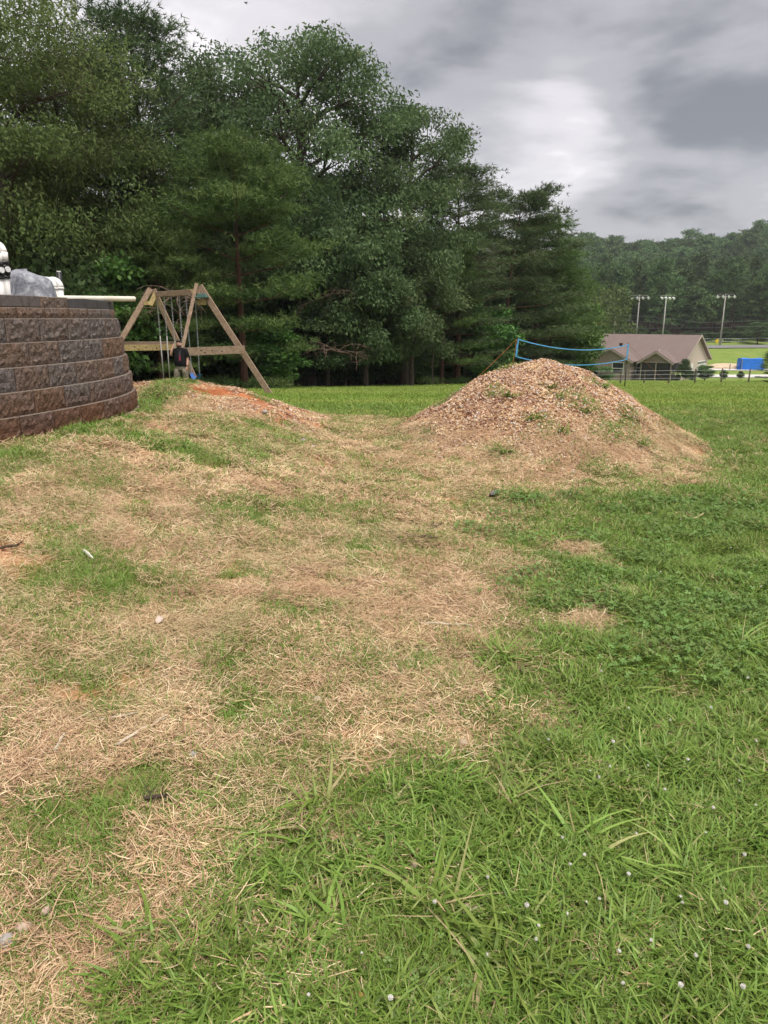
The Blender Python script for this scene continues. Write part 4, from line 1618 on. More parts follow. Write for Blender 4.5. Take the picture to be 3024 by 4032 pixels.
B = [((0, 0, 0.95), (0.145, 0.11), None),            # 0 pelvis
     ((0.0, 0.0, 1.12), (0.15, 0.115), 0), ((0, 0.0, 1.28), (0.15, 0.115), 1), ((0, 0.01, 1.42), (0.12, 0.085), 2),   # 3 chest
     ((-0.008, 0.005, 1.50), (0.062, 0.062), 3), ((-0.012, -0.005, 1.565), (0.062, 0.068), 4),   # 5 head base
     ((-0.012, -0.012, 1.62), (0.074, 0.088), 5), ((-0.012, -0.004, 1.69), (0.074, 0.088), 6), ((-0.012, 0.0, 1.725), (0.05, 0.06), 7),
     # right arm (picture left), raised to the ear
     ((-0.165, 0.01, 1.44), (0.066, 0.066), 3), ((-0.235, -0.03, 1.335), (0.052, 0.052), 9), ((-0.272, -0.075, 1.30), (0.044, 0.044), 10),
     ((-0.225, -0.115, 1.43), (0.040, 0.040), 11), ((-0.175, -0.110, 1.545), (0.028, 0.030), 12), ((-0.155, -0.100, 1.59), (0.034, 0.022), 13),
     # left arm hanging
     ((0.17, 0.015, 1.44), (0.066, 0.066), 3), ((0.215, 0.02, 1.30), (0.052, 0.052), 15), ((0.222, 0.015, 1.18), (0.043, 0.043), 16),
     ((0.218, -0.015, 1.05), (0.036, 0.036), 17), ((0.205, -0.045, 0.945), (0.027, 0.027), 18), ((0.198, -0.055, 0.885), (0.034, 0.020), 19),
     # legs, walking
     ((-0.10, 0.0, 0.88), (0.095, 0.10), 0), ((-0.15, -0.05, 0.52), (0.062, 0.066), 21), ((-0.17, 0.03, 0.10), (0.040, 0.044), 22), ((-0.175, -0.07, 0.045), (0.042, 0.036), 23), ((-0.178, -0.15, 0.035), (0.038, 0.026), 24),
     ((0.10, 0.0, 0.88), (0.095, 0.10), 0), ((0.13, 0.03, 0.52), (0.062, 0.066), 26), ((0.14, 0.13, 0.10), (0.040, 0.044), 27), ((0.145, 0.04, 0.045), (0.042, 0.036), 28), ((0.147, -0.05, 0.035), (0.038, 0.026), 29)]
# fingers
for sgn, root_i, tips in ((1, 14, [((-0.142, -0.118, 1.645), (-0.122, -0.108, 1.672)), ((-0.150, -0.098, 1.648), (-0.128, -0.092, 1.672)), ((-0.158, -0.080, 1.640), (-0.136, -0.078, 1.662)), ((-0.165, -0.064, 1.625), (-0.146, -0.064, 1.645)), ((-0.128, -0.128, 1.600), (-0.112, -0.120, 1.625))]),
                          (1, 20, [((0.182, -0.075, 0.835), (0.176, -0.068, 0.805)), ((0.193, -0.065, 0.830), (0.184, -0.055, 0.800)), ((0.202, -0.052, 0.832), (0.192, -0.042, 0.803)), ((0.208, -0.040, 0.840), (0.200, -0.032, 0.815)), ((0.176, -0.085, 0.880), (0.168, -0.090, 0.850))])):
    for a_, b_ in tips:
        B.append((a_, (0.0095, 0.0095), root_i))
        B.append((b_, (0.008, 0.008), len(B) - 1))
skin_body('body', B, m_skin, man)


def ell(c, rx, ry, n=18, tilt=0.0, sq=0.0):
    o = []
    for k in range(n):
        a = 2 * math.pi * k / n
        cx, cy = math.cos(a), math.sin(a)
        f = 1 + sq * (abs(cx * cy)) * 1.2
        o.append((c[0] + rx * cx * f, c[1] + ry * cy * f, c[2] + tilt * cx))
    return o


# T-shirt: torso and two sleeves
sh = MB()
sh.rings([ell((0.0, 0.0, 0.955), 0.188, 0.145, tilt=0.0), ell((0.0, -0.008, 1.00), 0.192, 0.152), ell((0.0, -0.018, 1.10), 0.192, 0.160), ell((-0.002, -0.012, 1.22), 0.192, 0.155), ell((0.0, 0.0, 1.33), 0.198, 0.14),
          ell((0.0, 0.005, 1.41), 0.212, 0.126), ell((0.0, 0.008, 1.462), 0.208, 0.118), ell((0.0, 0.010, 1.500), 0.170, 0.104), ell((-0.002, 0.008, 1.522), 0.112, 0.090), ell((-0.004, 0.004, 1.530), 0.078, 0.078)], cap=False)
sh.rings([[Vector(p) for p in r_] for r_ in (
    [(-0.10 + 0.02 * math.cos(a), 0.085 * math.cos(a), 1.41 + 0.085 * math.sin(a)) for a in np.linspace(0, 2 * math.pi, 12, endpoint=False)],
    [(-0.190 - 0.035 * math.sin(a), 0.082 * math.cos(a), 1.420 + 0.086 * math.sin(a)) for a in np.linspace(0, 2 * math.pi, 12, endpoint=False)],
    [(-0.245 - 0.045 * math.sin(a), -0.025 + 0.075 * math.cos(a), 1.345 + 0.052 * math.sin(a)) for a in np.linspace(0, 2 * math.pi, 12, endpoint=False)])], cap=False)
sh.rings([[Vector(p) for p in r_] for r_ in (
    [(0.10 - 0.02 * math.cos(a), 0.085 * math.cos(a), 1.41 + 0.085 * math.sin(a)) for a in np.linspace(0, -2 * math.pi, 12, endpoint=False)],
    [(0.197 + 0.035 * math.sin(a), 0.015 + 0.082 * math.cos(a), 1.420 + 0.086 * math.sin(a)) for a in np.linspace(0, -2 * math.pi, 12, endpoint=False)],
    [(0.222 + 0.068 * math.sin(a), 0.018 + 0.072 * math.cos(a), 1.30 + 0.02 * math.sin(a)) for a in np.linspace(0, -2 * math.pi, 12, endpoint=False)],
    [(0.226 + 0.066 * math.sin(a), 0.018 + 0.070 * math.cos(a), 1.235 + 0.012 * math.sin(a)) for a in np.linspace(0, -2 * math.pi, 12, endpoint=False)])], cap=False)
sh.build('t_shirt', m_shirt, man, smooth=True)
pt = MB()
pt.rings([ell((0, 0.0, 1.02), 0.172, 0.135), ell((0, 0, 0.95), 0.178, 0.140), ell((0, 0, 0.87), 0.185, 0.138), ell((0, 0, 0.82), 0.19, 0.13)], cap=True)
pt.rings([ell((-0.095, 0, 0.88), 0.105, 0.13), ell((-0.115, -0.02, 0.74), 0.108, 0.118), ell((-0.148, -0.05, 0.54), 0.092, 0.098), ell((-0.165, -0.01, 0.30), 0.078, 0.085), ell((-0.172, 0.02, 0.09), 0.075, 0.088)], cap=True)
pt.rings([ell((0.095, 0, 0.88), 0.105, 0.13), ell((0.112, 0.015, 0.74), 0.108, 0.118), ell((0.13, 0.03, 0.54), 0.092, 0.098), ell((0.138, 0.08, 0.30), 0.078, 0.085), ell((0.142, 0.115, 0.09), 0.075, 0.088)], cap=True)
pt.build('trousers', m_pants, man, smooth=True)
m_shoe = mat_plain('shoe', (0.04, 0.035, 0.03), 0.7, 0.2)
for cx, cy in ((-0.175, -0.045), (0.145, 0.06)):
    MB().rings([ell((cx, cy, 0.0), 0.052, 0.145), ell((cx, cy, 0.035), 0.055, 0.150), ell((cx, cy + 0.02, 0.075), 0.045, 0.115), ell((cx, cy + 0.065, 0.11), 0.040, 0.060)]).build('shoe', m_shoe, man, smooth=True)
hx, hy = -0.012, -0.004
# hair cap, beard, brows, eyes, nose, mouth, ears
mb = MB()
mb.rings([[(hx + 0.092 * math.cos(a) * k, hy + 0.012 + 0.104 * math.sin(a) * k, z + (0.045 * min(1.0, 1.6 * max(0.0, -math.sin(a))) if math.sin(a) < 0 else -0.05 * math.sin(a)) * f) for a in np.linspace(0, 2 * math.pi, 20, endpoint=False)]
          for z, k, f in ((1.664, 0.95, 1.0), (1.70, 0.985, 0.45), (1.728, 0.90, 0.1), (1.747, 0.66, 0), (1.756, 0.25, 0))])
mb.build('hair', m_hair, man, smooth=True)
mb = MB()
mb.rings([[(hx + rx * math.cos(a), hy - 0.016 + ry * math.sin(a), z) for a in np.linspace(math.pi * 0.95, math.pi * 2.05, 14)] + [(hx + rx * 0.8 * math.cos(a), hy - 0.02 + 0.03 + ry * 0.2 * math.sin(a), z) for a in np.linspace(math.pi * 2.05, math.pi * 0.95, 4)]
          for z, rx, ry in ((1.535, 0.040, 0.060), (1.546, 0.064, 0.084), (1.562, 0.078, 0.093), (1.580, 0.083, 0.082), (1.596, 0.083, 0.045))])
mb.box((hx, hy - 0.100, 1.604), (0.058, 0.02, 0.009))
mb.build('beard', m_hair, man, smooth=True)
for sg in (-1, 1):
    MB().ball((hx + sg * 0.032, hy - 0.087, 1.652), (0.010, 0.008, 0.005), 8, 5).build('eye', m_eye, man)
    MB().bar((hx + sg * 0.014, hy - 0.097, 1.668), (hx + sg * 0.052, hy - 0.084, 1.668), 0.008, 0.006).build('eyebrow', m_hair, man)
    MB().ball((hx + sg * 0.089, hy + 0.008, 1.64), (0.012, 0.020, 0.030), 8, 6).build('ear', m_skin, man, smooth=True)
MB().rings([ell((hx, hy - 0.093, 1.655), 0.008, 0.010, 8), ell((hx, hy - 0.105, 1.632), 0.013, 0.014, 8), ell((hx, hy - 0.100, 1.618), 0.016, 0.011, 8)]).build('nose', m_skin, man, smooth=True)
MB().bar((hx - 0.024, hy - 0.108, 1.594), (hx + 0.024, hy - 0.108, 1.594), 0.01, 0.010).build('mouth', m_lip, man)
MB().tube([(0.2085, -0.037, 0.985), (0.2055, -0.043, 0.955)], 0.036, 14).build('watch', m_black, man)
ph = MB().bar((0, 0, -0.07), (0, 0, 0.07), 0.07, 0.009, up=(1, 0, 0)).build('mobile_phone', m_pvc_old, label='pale mobile phone held to the ear of the man', cat='phone')
ph.location = Vector((pxl.x, PY, pg)) + Vector((-0.118, -0.075, 1.635)) * ps
ph.rotation_euler = (0.15, 0.22, 0.3)

# ------------------------------------------------------------------ net behind the mound
m_blue = mat_plain('blue_tape', (0.10, 0.36, 0.66), 0.55, 0.3, 0.08, 5, 0.05)
m_pole = mat_plain('black_pole', (0.015, 0.015, 0.016), 0.5, 0.4, 0.1)
m_rope = mat_plain('orange_rope', (0.42, 0.14, 0.045), 0.8, 0.2, 0.2)
m_net = mat_plain('net_cord', (0.02, 0.022, 0.025), 0.8, 0.1, 0.1)


def C4(x, y):
    return 1700 + 0.5184 * x, 1280 + 0.5184 * y


YL, YR = 28.0, 33.5
lt, lb = at(*C4(650, 108), YL), at(*C4(640, 240), YL)
rt, rb = at(*C4(1492, 150), YR), at(*C4(1480, 260), YR)
rb.x, lb.x = rt.x - 0.02, lt.x - 0.02
rgr = Vector((rt.x, YR, float(surf(rt.x, YR))))
lgr = Vector((lt.x, YL, float(surf(lt.x, YL))))
for p, g_, side in ((lt, lgr, 'left net pole, its foot hidden behind the tall mound'), (rt, rgr, 'thin black net pole on the right, in front of the house')):
    root = empty('net_pole', (p.x, p.y, g_.z), label=side, cat='pole', group='net poles')
    h = p.z - g_.z
    MB().tube([(0, 0, -0.05), (0, 0, h * 0.55)], 0.022, 10).build('lower_tube', m_pole, root, smooth=True)
    MB().tube([(0, 0, h * 0.55), (0, 0, h + 0.02)], 0.018, 10).build('upper_tube', m_pole, root, smooth=True)
    MB().tube([(0, 0, h + 0.02), (0, 0, h + 0.06)], [0.03, 0.02], 10).build('cap', m_pole, root)
netr = empty('sports_net', (lt.x, lt.y, lgr.z), label='blue-edged badminton or volleyball net strung between two poles', cat='net')
no = Vector(netr.location)


def sag(a, b, s, n=26):
    return [a.lerp(b, i / n) + Vector((0, 0, -s * 4 * (i / n) * (1 - i / n))) for i in range(n + 1)]


def tape(pts, w, name):
    mb = MB()
    for i in range(len(pts) - 1):
        pass
    rr_ = []
    for p in pts:
        q = p - no
        rr_.append([q + Vector((0.004, -0.004, -w / 2)), q + Vector((0.004, -0.004, w / 2)), q + Vector((-0.004, 0.004, w / 2)), q + Vector((-0.004, 0.004, -w / 2))])
    return mb.rings(rr_).build(name, m_blue, netr)


topl, botl = sag(lt + Vector((0.03, 0.03, 0)), rt, 0.30), sag(lb, rb, 0.28)
off = Vector((0, -0.03, 0))
topl, botl = [p + off for p in topl], [p + off for p in botl]
tape(topl, 0.038, 'top_tape')
tape(botl, 0.035, 'bottom_tape')
for a, b in ((topl[0], botl[0]), (topl[-1], botl[-1])):
    MB().bar(a - no + Vector((0, 0, 0.03)), b - no, 0.065, 0.012, up=(0, 1, 0)).build('side_tape', m_blue, netr)
mb = MB()
for i in range(1, 78):
    q = i / 78 * 26
    j = min(int(q), 25)
    a, b = topl[j].lerp(topl[j + 1], q - j) - no, botl[j].lerp(botl[j + 1], q - j) - no
    mb.tube([a, b], 0.0012, 3, cap=False)
for k in range(1, 7):
    mb.tube([topl[j].lerp(botl[j], k / 7) - no for j in range(27)], 0.0012, 3, cap=False)
tag(mb.build('netting', m_net, netr), kind='stuff')


def rope(a, b, label, r=0.0055, s=0.02):
    p = sag(Vector((0, 0, 0)), b - a, s, 8)
    o = MB().tube(p, r, 5).build('guy_rope', m_rope, label=label, cat='rope', group='net guy ropes')
    o.location = a


tie = lt + Vector((-0.03, 0, 0.0))
g1 = at(*C4(245, 415), 25.6)
g1.z = float(surf(g1.x, g1.y))
rope(tie, g1, 'long orange guy rope running down left from the left net pole')
g2 = Vector((lt.x - 0.55, 26.2, 0))
g2.z = float(surf(g2.x, g2.y))
rope(tie, g2, 'steep orange guy rope going down behind the mound from the left net pole')
g3 = Vector((rt.x + 3.1, 36.0, 0))
g3.z = float(surf(g3.x, g3.y))
rope(rt + Vector((0.03, 0, 0)), g3, 'thin reddish guy rope in front of the house porch', 0.0055)
# the orange winding ball at the left pole
# ------------------------------------------------------------------ house
m_siding = mat_new('taupe_siding')
t = NT(m_siding)
co = t.objco()
sp = t.n('ShaderNodeSeparateXYZ')
t.l(co, sp.inputs[0])
lap = t.math('FRACT', t.math('MULTIPLY', sp.outputs['Z'], 6.0))
t.out(t.ramp(t.noise(1.2, 4, 0.6, co), [(0.3, (0.31, 0.245, 0.212)), (0.7, (0.37, 0.295, 0.258))]), 0.85, 0.1, lap, 0.6, 0.02)
m_brick = mat_new('beige_brick')
t = NT(m_brick)
co = t.objco()
bt = t.n('ShaderNodeTexBrick')
mp = t.n('ShaderNodeMapping')
mp.inputs['Rotation'].default_value = (R(90), 0, 0)
t.l(co, mp.inputs['Vector'])
t.l(mp.outputs[0], bt.inputs['Vector'])
bt.inputs['Color1'].default_value = (0.55, 0.455, 0.385, 1)
bt.inputs['Color2'].default_value = (0.49, 0.40, 0.335, 1)
bt.inputs['Mortar'].default_value = (0.47, 0.40, 0.34, 1)
bt.inputs['Scale'].default_value = 4.0
t.out(bt.outputs['Color'], 0.9, 0.1)
m_shingle = mat_new('brown_shingles')
t = NT(m_shingle)
co = t.objco()
n1 = t.noise(26, 3, 0.6, co)
n2 = t.noise(0.7, 4, 0.6, co)
sc_ = t.ramp(n1, [(0.34, (0.10, 0.073, 0.064)), (0.52, (0.175, 0.132, 0.116)), (0.68, (0.27, 0.21, 0.19))])
t.out(t.mix(t.ramp(n2, [(0.3, (0, 0, 0)), (0.7, (0.45, 0.45, 0.45))]), sc_, (0.20, 0.155, 0.14)), 0.95, 0.08, n1, 0.5, 0.03)
m_trim = mat_plain('tan_trim', (0.36, 0.30, 0.25), 0.6, 0.3, 0.06)
m_white = mat_plain('white_paint', (0.72, 0.70, 0.66), 0.5, 0.3, 0.04)
m_glass = mat_plain('window_glass', (0.035, 0.042, 0.048), 0.12, 0.5, 0.1, 3, 0.0)
m_screen = mat_plain('porch_screen', (0.045, 0.043, 0.041), 0.7, 0.2, 0.15, 2, 0.05)
m_conc = mat_plain('driveway_concrete', (0.56, 0.53, 0.49), 0.9, 0.1, 0.08, 2, 0.2)

HX, HY = 38.4, 95.0
hz_ = float(base_z(HX + 1, HY + 6))
hu, hv = Vector((-0.80, 0.60, 0)), Vector((0.60, 0.80, 0))
house = empty('house', (HX, HY, hz_), label='single-storey taupe house with brown shingle roof across the field', cat='house')


def hp(u, v, z):
    return hu * u + hv * v + Vector((0, 0, z))


def hquad(mb, pts, th=0.06):
    """a slab with thickness from a quad or triangle"""
    p = [Vector(q) for q in pts]
    nrm = (p[1] - p[0]).cross(p[2] - p[0]).normalized()
    n = len(p)
    vs = p + [q - nrm * th for q in p]
    fs = [tuple(range(n)), tuple(range(2 * n - 1, n - 1, -1))] + [(i, n + i, n + (i + 1) % n, (i + 1) % n) for i in range(n)]
    return mb.add(vs, fs)


W_, D_, EV, RG = 12.6, 13.0, 2.55, 5.75
# walls
mb = MB()
mb.add([hp(0, 0, -0.4), hp(W_, 0, -0.4), hp(W_, 0, EV), hp(0, 0, EV)], [(0, 3, 2, 1)])
mb.add([hp(0, D_, -0.4), hp(W_, D_, -0.4), hp(W_, D_, EV), hp(0, D_, EV)], [(0, 1, 2, 3)])
mb.add([hp(W_, 0, -0.4), hp(W_, D_, -0.4), hp(W_, D_, EV), hp(W_, D_ / 2, RG - 0.1), hp(W_, 0, EV)], [(0, 4, 3, 2, 1)])
mb.build('wall', m_siding, house)
mb = MB()
mb.add([hp(0, 0, -0.4), hp(0, D_, -0.4), hp(0, D_, EV), hp(0, D_ / 2, RG - 0.1), hp(0, 0, EV)], [(0, 1, 2, 3, 4)])
tag(mb.build('gable_wall', m_brick, house), label='beige brick gable wall with the garage door')
# wing on the left front
wu0, wu1, wv = 5.9, 11.4, -2.2
wm, wr_ = (wu0 + wu1) / 2, 4.05
mb = MB()
mb.add([hp(wu0, wv, -0.4), hp(wu1, wv, -0.4), hp(wu1, wv, EV), hp(wm, wv, wr_ - 0.1), hp(wu0, wv, EV)], [(0, 4, 3, 2, 1)])
mb.add([hp(wu0, wv, -0.4), hp(wu0, 0, -0.4), hp(wu0, 0, EV), hp(wu0, wv, EV)], [(0, 1, 2, 3)])
mb.add([hp(wu1, wv, -0.4), hp(wu1, 0, -0.4), hp(wu1, 0, EV), hp(wu1, wv, EV)], [(0, 3, 2, 1)])
mb.build('wing_wall', m_siding, house)
# roof: main gable, wing gable, porch gable
OH = 0.45
sl = (RG - EV) / (D_ / 2)
roof = MB()
hquad(roof, [hp(-OH, -OH, EV - OH * sl), hp(-OH, D_ / 2, RG), hp(W_ + OH, D_ / 2, RG), hp(W_ + OH, -OH, EV - OH * sl)], 0.14)
hquad(roof, [hp(-OH, D_ + OH, EV - OH * sl), hp(W_ + OH, D_ + OH, EV - OH * sl), hp(W_ + OH, D_ / 2, RG), hp(-OH, D_ / 2, RG)], 0.14)
rf_o = roof.build('roof', m_shingle, house)


def front_gable(u0, u1, v0, ridge, name):
    """a gable roof running back into the main slope"""
    m_ = (u0 + u1) / 2
    sw_ = (ridge - EV) / ((u1 - u0) / 2)
    z0 = EV - OH * sw_
    vb = (ridge - EV) / sl + 0.0           # where its ridge meets the main slope
    mb = MB()
    e0 = (z0 - EV) / sl
    hquad(mb, [hp(u0 - OH, v0 - OH, z0), hp(u0 - OH, max(e0, -OH + 0.02), z0), hp(m_, vb, ridge), hp(m_, v0 - OH, ridge)][::-1], 0.12)
    hquad(mb, [hp(u1 + OH, v0 - OH, z0), hp(m_, v0 - OH, ridge), hp(m_, vb, ridge), hp(u1 + OH, max(e0, -OH + 0.02), z0)][::-1], 0.12)
    mb.v = [(x, y, z + 0.03) for x, y, z in mb.v]
    mb.build(name, m_shingle, house)
    tb = MB()
    for a, b in (((u0 - OH, z0), (m_, ridge)), ((m_, ridge), (u1 + OH, z0))):
        tb.bar(hp(a[0], v0 - OH - 0.02, a[1] - 0.05), hp(b[0], v0 - OH - 0.02, b[1] - 0.05), 0.06, 0.20)
    tb.build('rake_trim', m_trim, house)


front_gable(wu0, wu1, wv, wr_, 'wing_roof')
pu0, pu1, pv = 0.9, 4.7, -1.6
front_gable(pu0, pu1, pv, 3.75, 'porch_roof')
tb = MB()
for a, b in (((-OH, EV - OH * sl), (D_ / 2, RG)), ((D_ / 2, RG), (D_ + OH, EV - OH * sl))):
    tb.bar(hp(-OH - 0.02, a[0], a[1] - 0.06), hp(-OH - 0.02, b[0], b[1] - 0.06), 0.06, 0.24)
tb.build('rake_trim', m_trim, house)
MB().bar(hp(-OH, -OH - 0.03, EV - OH * sl - 0.05), hp(wu0 - OH, -OH - 0.03, EV - OH * sl - 0.05), 0.10, 0.14).build('gutter', m_trim, house)
# screened porch
mb = MB()
mb.add([hp(pu0, pv + 0.08, 2.45), hp(pu1, pv + 0.08, 2.45), hp((pu0 + pu1) / 2, pv + 0.08, 3.65)], [(0, 2, 1)])
mb.build('porch_gable', m_siding, house)
mb = MB()
for a, b in (((pu0, pv + 0.05), (pu1, pv + 0.05)), ((pu0 - 0.9, 0 - 0.05), (pu0, pv + 0.05)), ((pu1, pv + 0.05), (pu1, 0))):
    mb.add([hp(a[0], a[1], 0), hp(b[0], b[1], 0), hp(b[0], b[1], 2.42), hp(a[0], a[1], 2.42)], [(0, 3, 2, 1)])
mb.build('porch_screen', m_screen, house)
for u, v in ((pu0, pv), (pu0 + 1.9, pv), (pu1, pv), (pu0 - 0.9, -0.08)):
    MB().bar(hp(u, v, -0.2), hp(u, v, 2.45), 0.14, 0.14, up=hu).build('porch_post', m_trim, house)
MB().bar(hp(pu0 - 0.1, pv, 2.45), hp(pu1 + 0.1, pv, 2.45), 0.12, 0.2).build('porch_beam', m_trim, house)


def hwin(cu, v, z0, z1, w, axis='u'):
    """window with frame, panes and bar; on the front (axis u) or on the gable (axis v)"""
    f = (lambda s, d, z: hp(cu + s, v - d, z)) if axis == 'u' else (lambda s, d, z: hp(v - d, cu + s, z))
    fr_ = MB()
    for s in (-w / 2, w / 2):
        fr_.bar(f(s, 0.03, z0), f(s, 0.03, z1), 0.10, 0.10, up=(hu if axis == 'u' else hv))
    for z in (z0, (z0 + z1) / 2, z1):
        fr_.bar(f(-w / 2 - 0.05, 0.035, z), f(w / 2 + 0.05, 0.035, z), 0.10, 0.09)
    o = fr_.build('window', m_white, house)
    g_ = MB()
    q = [f(-w / 2, 0.02, z0), f(w / 2, 0.02, z0), f(w / 2, 0.02, z1), f(-w / 2, 0.02, z1)]
    g_.add(q, [(0, 3, 2, 1) if axis == 'u' else (0, 1, 2, 3)])
    g_.build('pane', m_glass, o)


hwin(7.55, wv, 0.75, 2.25, 1.5)
hwin(5.25, 0, 0.75, 2.3, 1.15)
hwin(2.3, 0, 0.7, 2.2, 0.85, 'v')
# side door and garage door
mb = MB()
mb.box((0, 0, 0), (0.08, 0.95, 2.05), Matrix(((hu.x, hv.x, 0), (hu.y, hv.y, 0), (0, 0, 1))))
mb.v = [tuple(Vector(p) + hp(-0.03, 4.7, 1.05)) for p in mb.v]
mb.build('side_door', m_white, house)
gar = MB()
for r_ in range(4):
    for c_ in range(4):
        u_, z_ = 7.5 + c_ * 1.1, 0.02 + r_ * 0.56
        M3 = Matrix(((hu.x, hv.x, 0), (hu.y, hv.y, 0), (0, 0, 1)))
        b_ = MB().box((0, 0, 0), (0.06, 1.06, 0.53), M3)
        gar.add([Vector(p) + hp(-0.04, u_ + 0.55, z_ + 0.27) for p in b_.v], b_.f)
go = gar.build('garage_door', m_white, house)
for c_ in range(4):
    b_ = MB().box((0, 0, 0), (0.03, 0.8, 0.28), M3)
    x = MB()
    x.add([Vector(p) + hp(-0.075, 7.5 + c_ * 1.1 + 0.55, 0.02 + 3 * 0.56 + 0.27) for p in b_.v], b_.f)
    x.build('pane', m_glass, go)
# vents
MB().tube([hp(8.6, 1.3, 3.2), hp(8.6, 1.3, 4.35)], 0.09, 10).build('flue', m_zinc, house)
MB().tube([hp(8.6, 1.3, 4.3), hp(8.6, 1.3, 4.65)], [0.22, 0.22], 12).build('flue_cap', m_black, house)
MB().tube([hp(3.4, 1.3, 3.1), hp(3.4, 1.3, 3.95)], 0.09, 10).build('vent_pipe', m_white, house)

# ------------------------------------------------------------------ roads and drive
m_road = mat_plain('asphalt_road', (0.20, 0.195, 0.19), 0.95, 0.1, 0.12, 3, 0.3)


def strip(name, mat, cl, w, lift=0.03, sub=3.0, kind='structure', **k):
    pts = []
    for i in range(len(cl) - 1):
        a, b = np.array(cl[i], float), np.array(cl[i + 1], float)
        n = max(1, int(np.hypot(*(b - a)) / sub))
        for j in range(n):
            pts.append(a + (b - a) * j / n)
    pts.append(np.array(cl[-1], float))
    pts = np.array(pts)
    T = np.gradient(pts, axis=0)
    T /= np.linalg.norm(T, axis=1)[:, None]
    Nn = np.stack([-T[:, 1], T[:, 0]], 1)
    V = []
    for q in (-1, -0.5, 0, 0.5, 1):
        p = pts + Nn * w / 2 * q
        V.append(np.stack([p[:, 0], p[:, 1], base_z(p[:, 0], p[:, 1]) + lift], 1))
    V = np.stack(V, 1)
    n = len(pts)
    me = np_mesh(name, V.reshape(-1, 3), grid_faces(5, n), mat, smooth=True)
    return link(name, me, kind=kind, **k)


strip('road', m_road, [(10, 147), (40, 149), (60, 150.5), (80, 152.5), (100, 155), (140, 160)], 6.5, 0.10)
strip('driveway', m_conc, [(44.5, 104), (49, 102.5), (54, 103), (62, 104.5), (90, 108)], 5.5, 0.10, 1.5)
strip('lane', m_conc, [(46, 119), (60, 117), (75, 116), (110, 117)], 3.2, 0.08, 2)

# ------------------------------------------------------------------ light poles, wires, sign
m_gpole = mat_plain('weathered_pole', (0.40, 0.38, 0.35), 0.85, 0.15, 0.12, 3, 0.2)
m_lamp = mat_plain('lamp_reflector', (0.80, 0.80, 0.80), 0.3, 0.5, 0.03)
m_wire = mat_plain('cable', (0.20, 0.21, 0.21), 0.7, 0.2, 0.1)


def C6(x, y):
    return 2200 + 0.4967 * x, 850 + 0.4967 * y


def field_light(px, py, Y, lab, ang):
    p = at(*C6(px, py), Y)
    g_ = float(base_z(p.x, Y))
    root = empty('floodlight_pole', (p.x, Y, g_), ang, label=lab, cat='light pole', group='floodlight poles')
    h = p.z - g_
    MB().tube([(0, 0, -0.3), (0, 0, h)], [0.16, 0.10], 10).build('pole', m_gpole, root, smooth=True)
    MB().bar((-1.75, 0, h), (1.75, 0, h), 0.08, 0.08).bar((-1.75, 0, h + 0.45), (1.75, 0, h + 0.45), 0.05, 0.05).tube([(0, 0, h), (0, 0, h + 0.6)], 0.1, 8).build('crossarm', m_gpole, root)
    for k in range(4):
        x = -1.65 + k * 1.1
        l_ = MB().tube([(x, -0.1, h + 0.15), (x, -0.35, h + 0.02), (x, -0.60, h - 0.12)], [0.08, 0.18, 0.26], 12).build('lamp_head', m_lamp, root)


field_light(640, 650, 150, 'floodlight pole behind the house roof, leftmost of the three', 0.0)
field_light(852, 652, 148, 'floodlight pole with crowded lamps, middle of the three above the roof', 0.5)
field_light(1322, 640, 154, 'floodlight pole standing clear of the house on the right by the road', -0.1)
p = at(*C6(450, 780), 146)
g_ = float(base_z(p.x, 146))
root = empty('utility_pole', (p.x, 146, g_), label='thin lower utility pole left of the floodlights, without lamps', cat='pole')
MB().tube([(0, 0, -0.3), (0, 0, p.z - g_)], [0.16, 0.10], 8).build('pole', m_gpole, root, smooth=True)
MB().bar((-0.5, 0, p.z - g_ - 0.25), (0.5, 0, p.z - g_ - 0.25), 0.08, 0.08).build('crossarm', m_gpole, root)
for i, (l, m_, r_) in enumerate([((200, 812), (450, 785), (1100, 840)), ((200, 850), (450, 824), (1000, 870)), ((250, 885), (900, 890), (1720, 872)), ((480, 928), (1000, 936), (1720, 905)), ((190, 1016), (700, 985), (1720, 968)), ((1000, 840), (1300, 842), (1720, 820))]):
    P3 = [at(*C6(*q), Y) for q, Y in ((l, 144), (m_, 147), (r_, 151))]
    pts = []
    for k in range(13):
        q = k / 12
        pts.append(P3[0] * (1 - q) ** 2 + (P3[1] * 2 - (P3[0] + P3[2]) / 2) * 2 * q * (1 - q) + P3[2] * q * q)
    o = MB().tube([x - pts[0] for x in pts], 0.013, 4).build('power_line', m_wire, label=['highest wire at left, ending on the lampless pole', 'second wire down at left by the lampless pole', 'long wire crossing all three floodlight poles', 'long wire just above the house ridge', 'lowest wire, along the road', 'upper wire on the right floodlight pole'][i], cat='wire', group='overhead wires')
    o.location = pts[0]
m_yel = mat_plain('yellow_sign', (0.72, 0.50, 0.02), 0.5, 0.3, 0.05)
p = at(*C6(1255, 992), 157)
g_ = float(base_z(p.x, 157))
root = empty('road_sign', (p.x, 157, g_), label='yellow diamond road sign beside the far road', cat='sign')
MB().tube([(0, 0, -0.2), (0, 0, p.z - g_ + 0.3)], 0.04, 6).build('post', m_zinc, root)
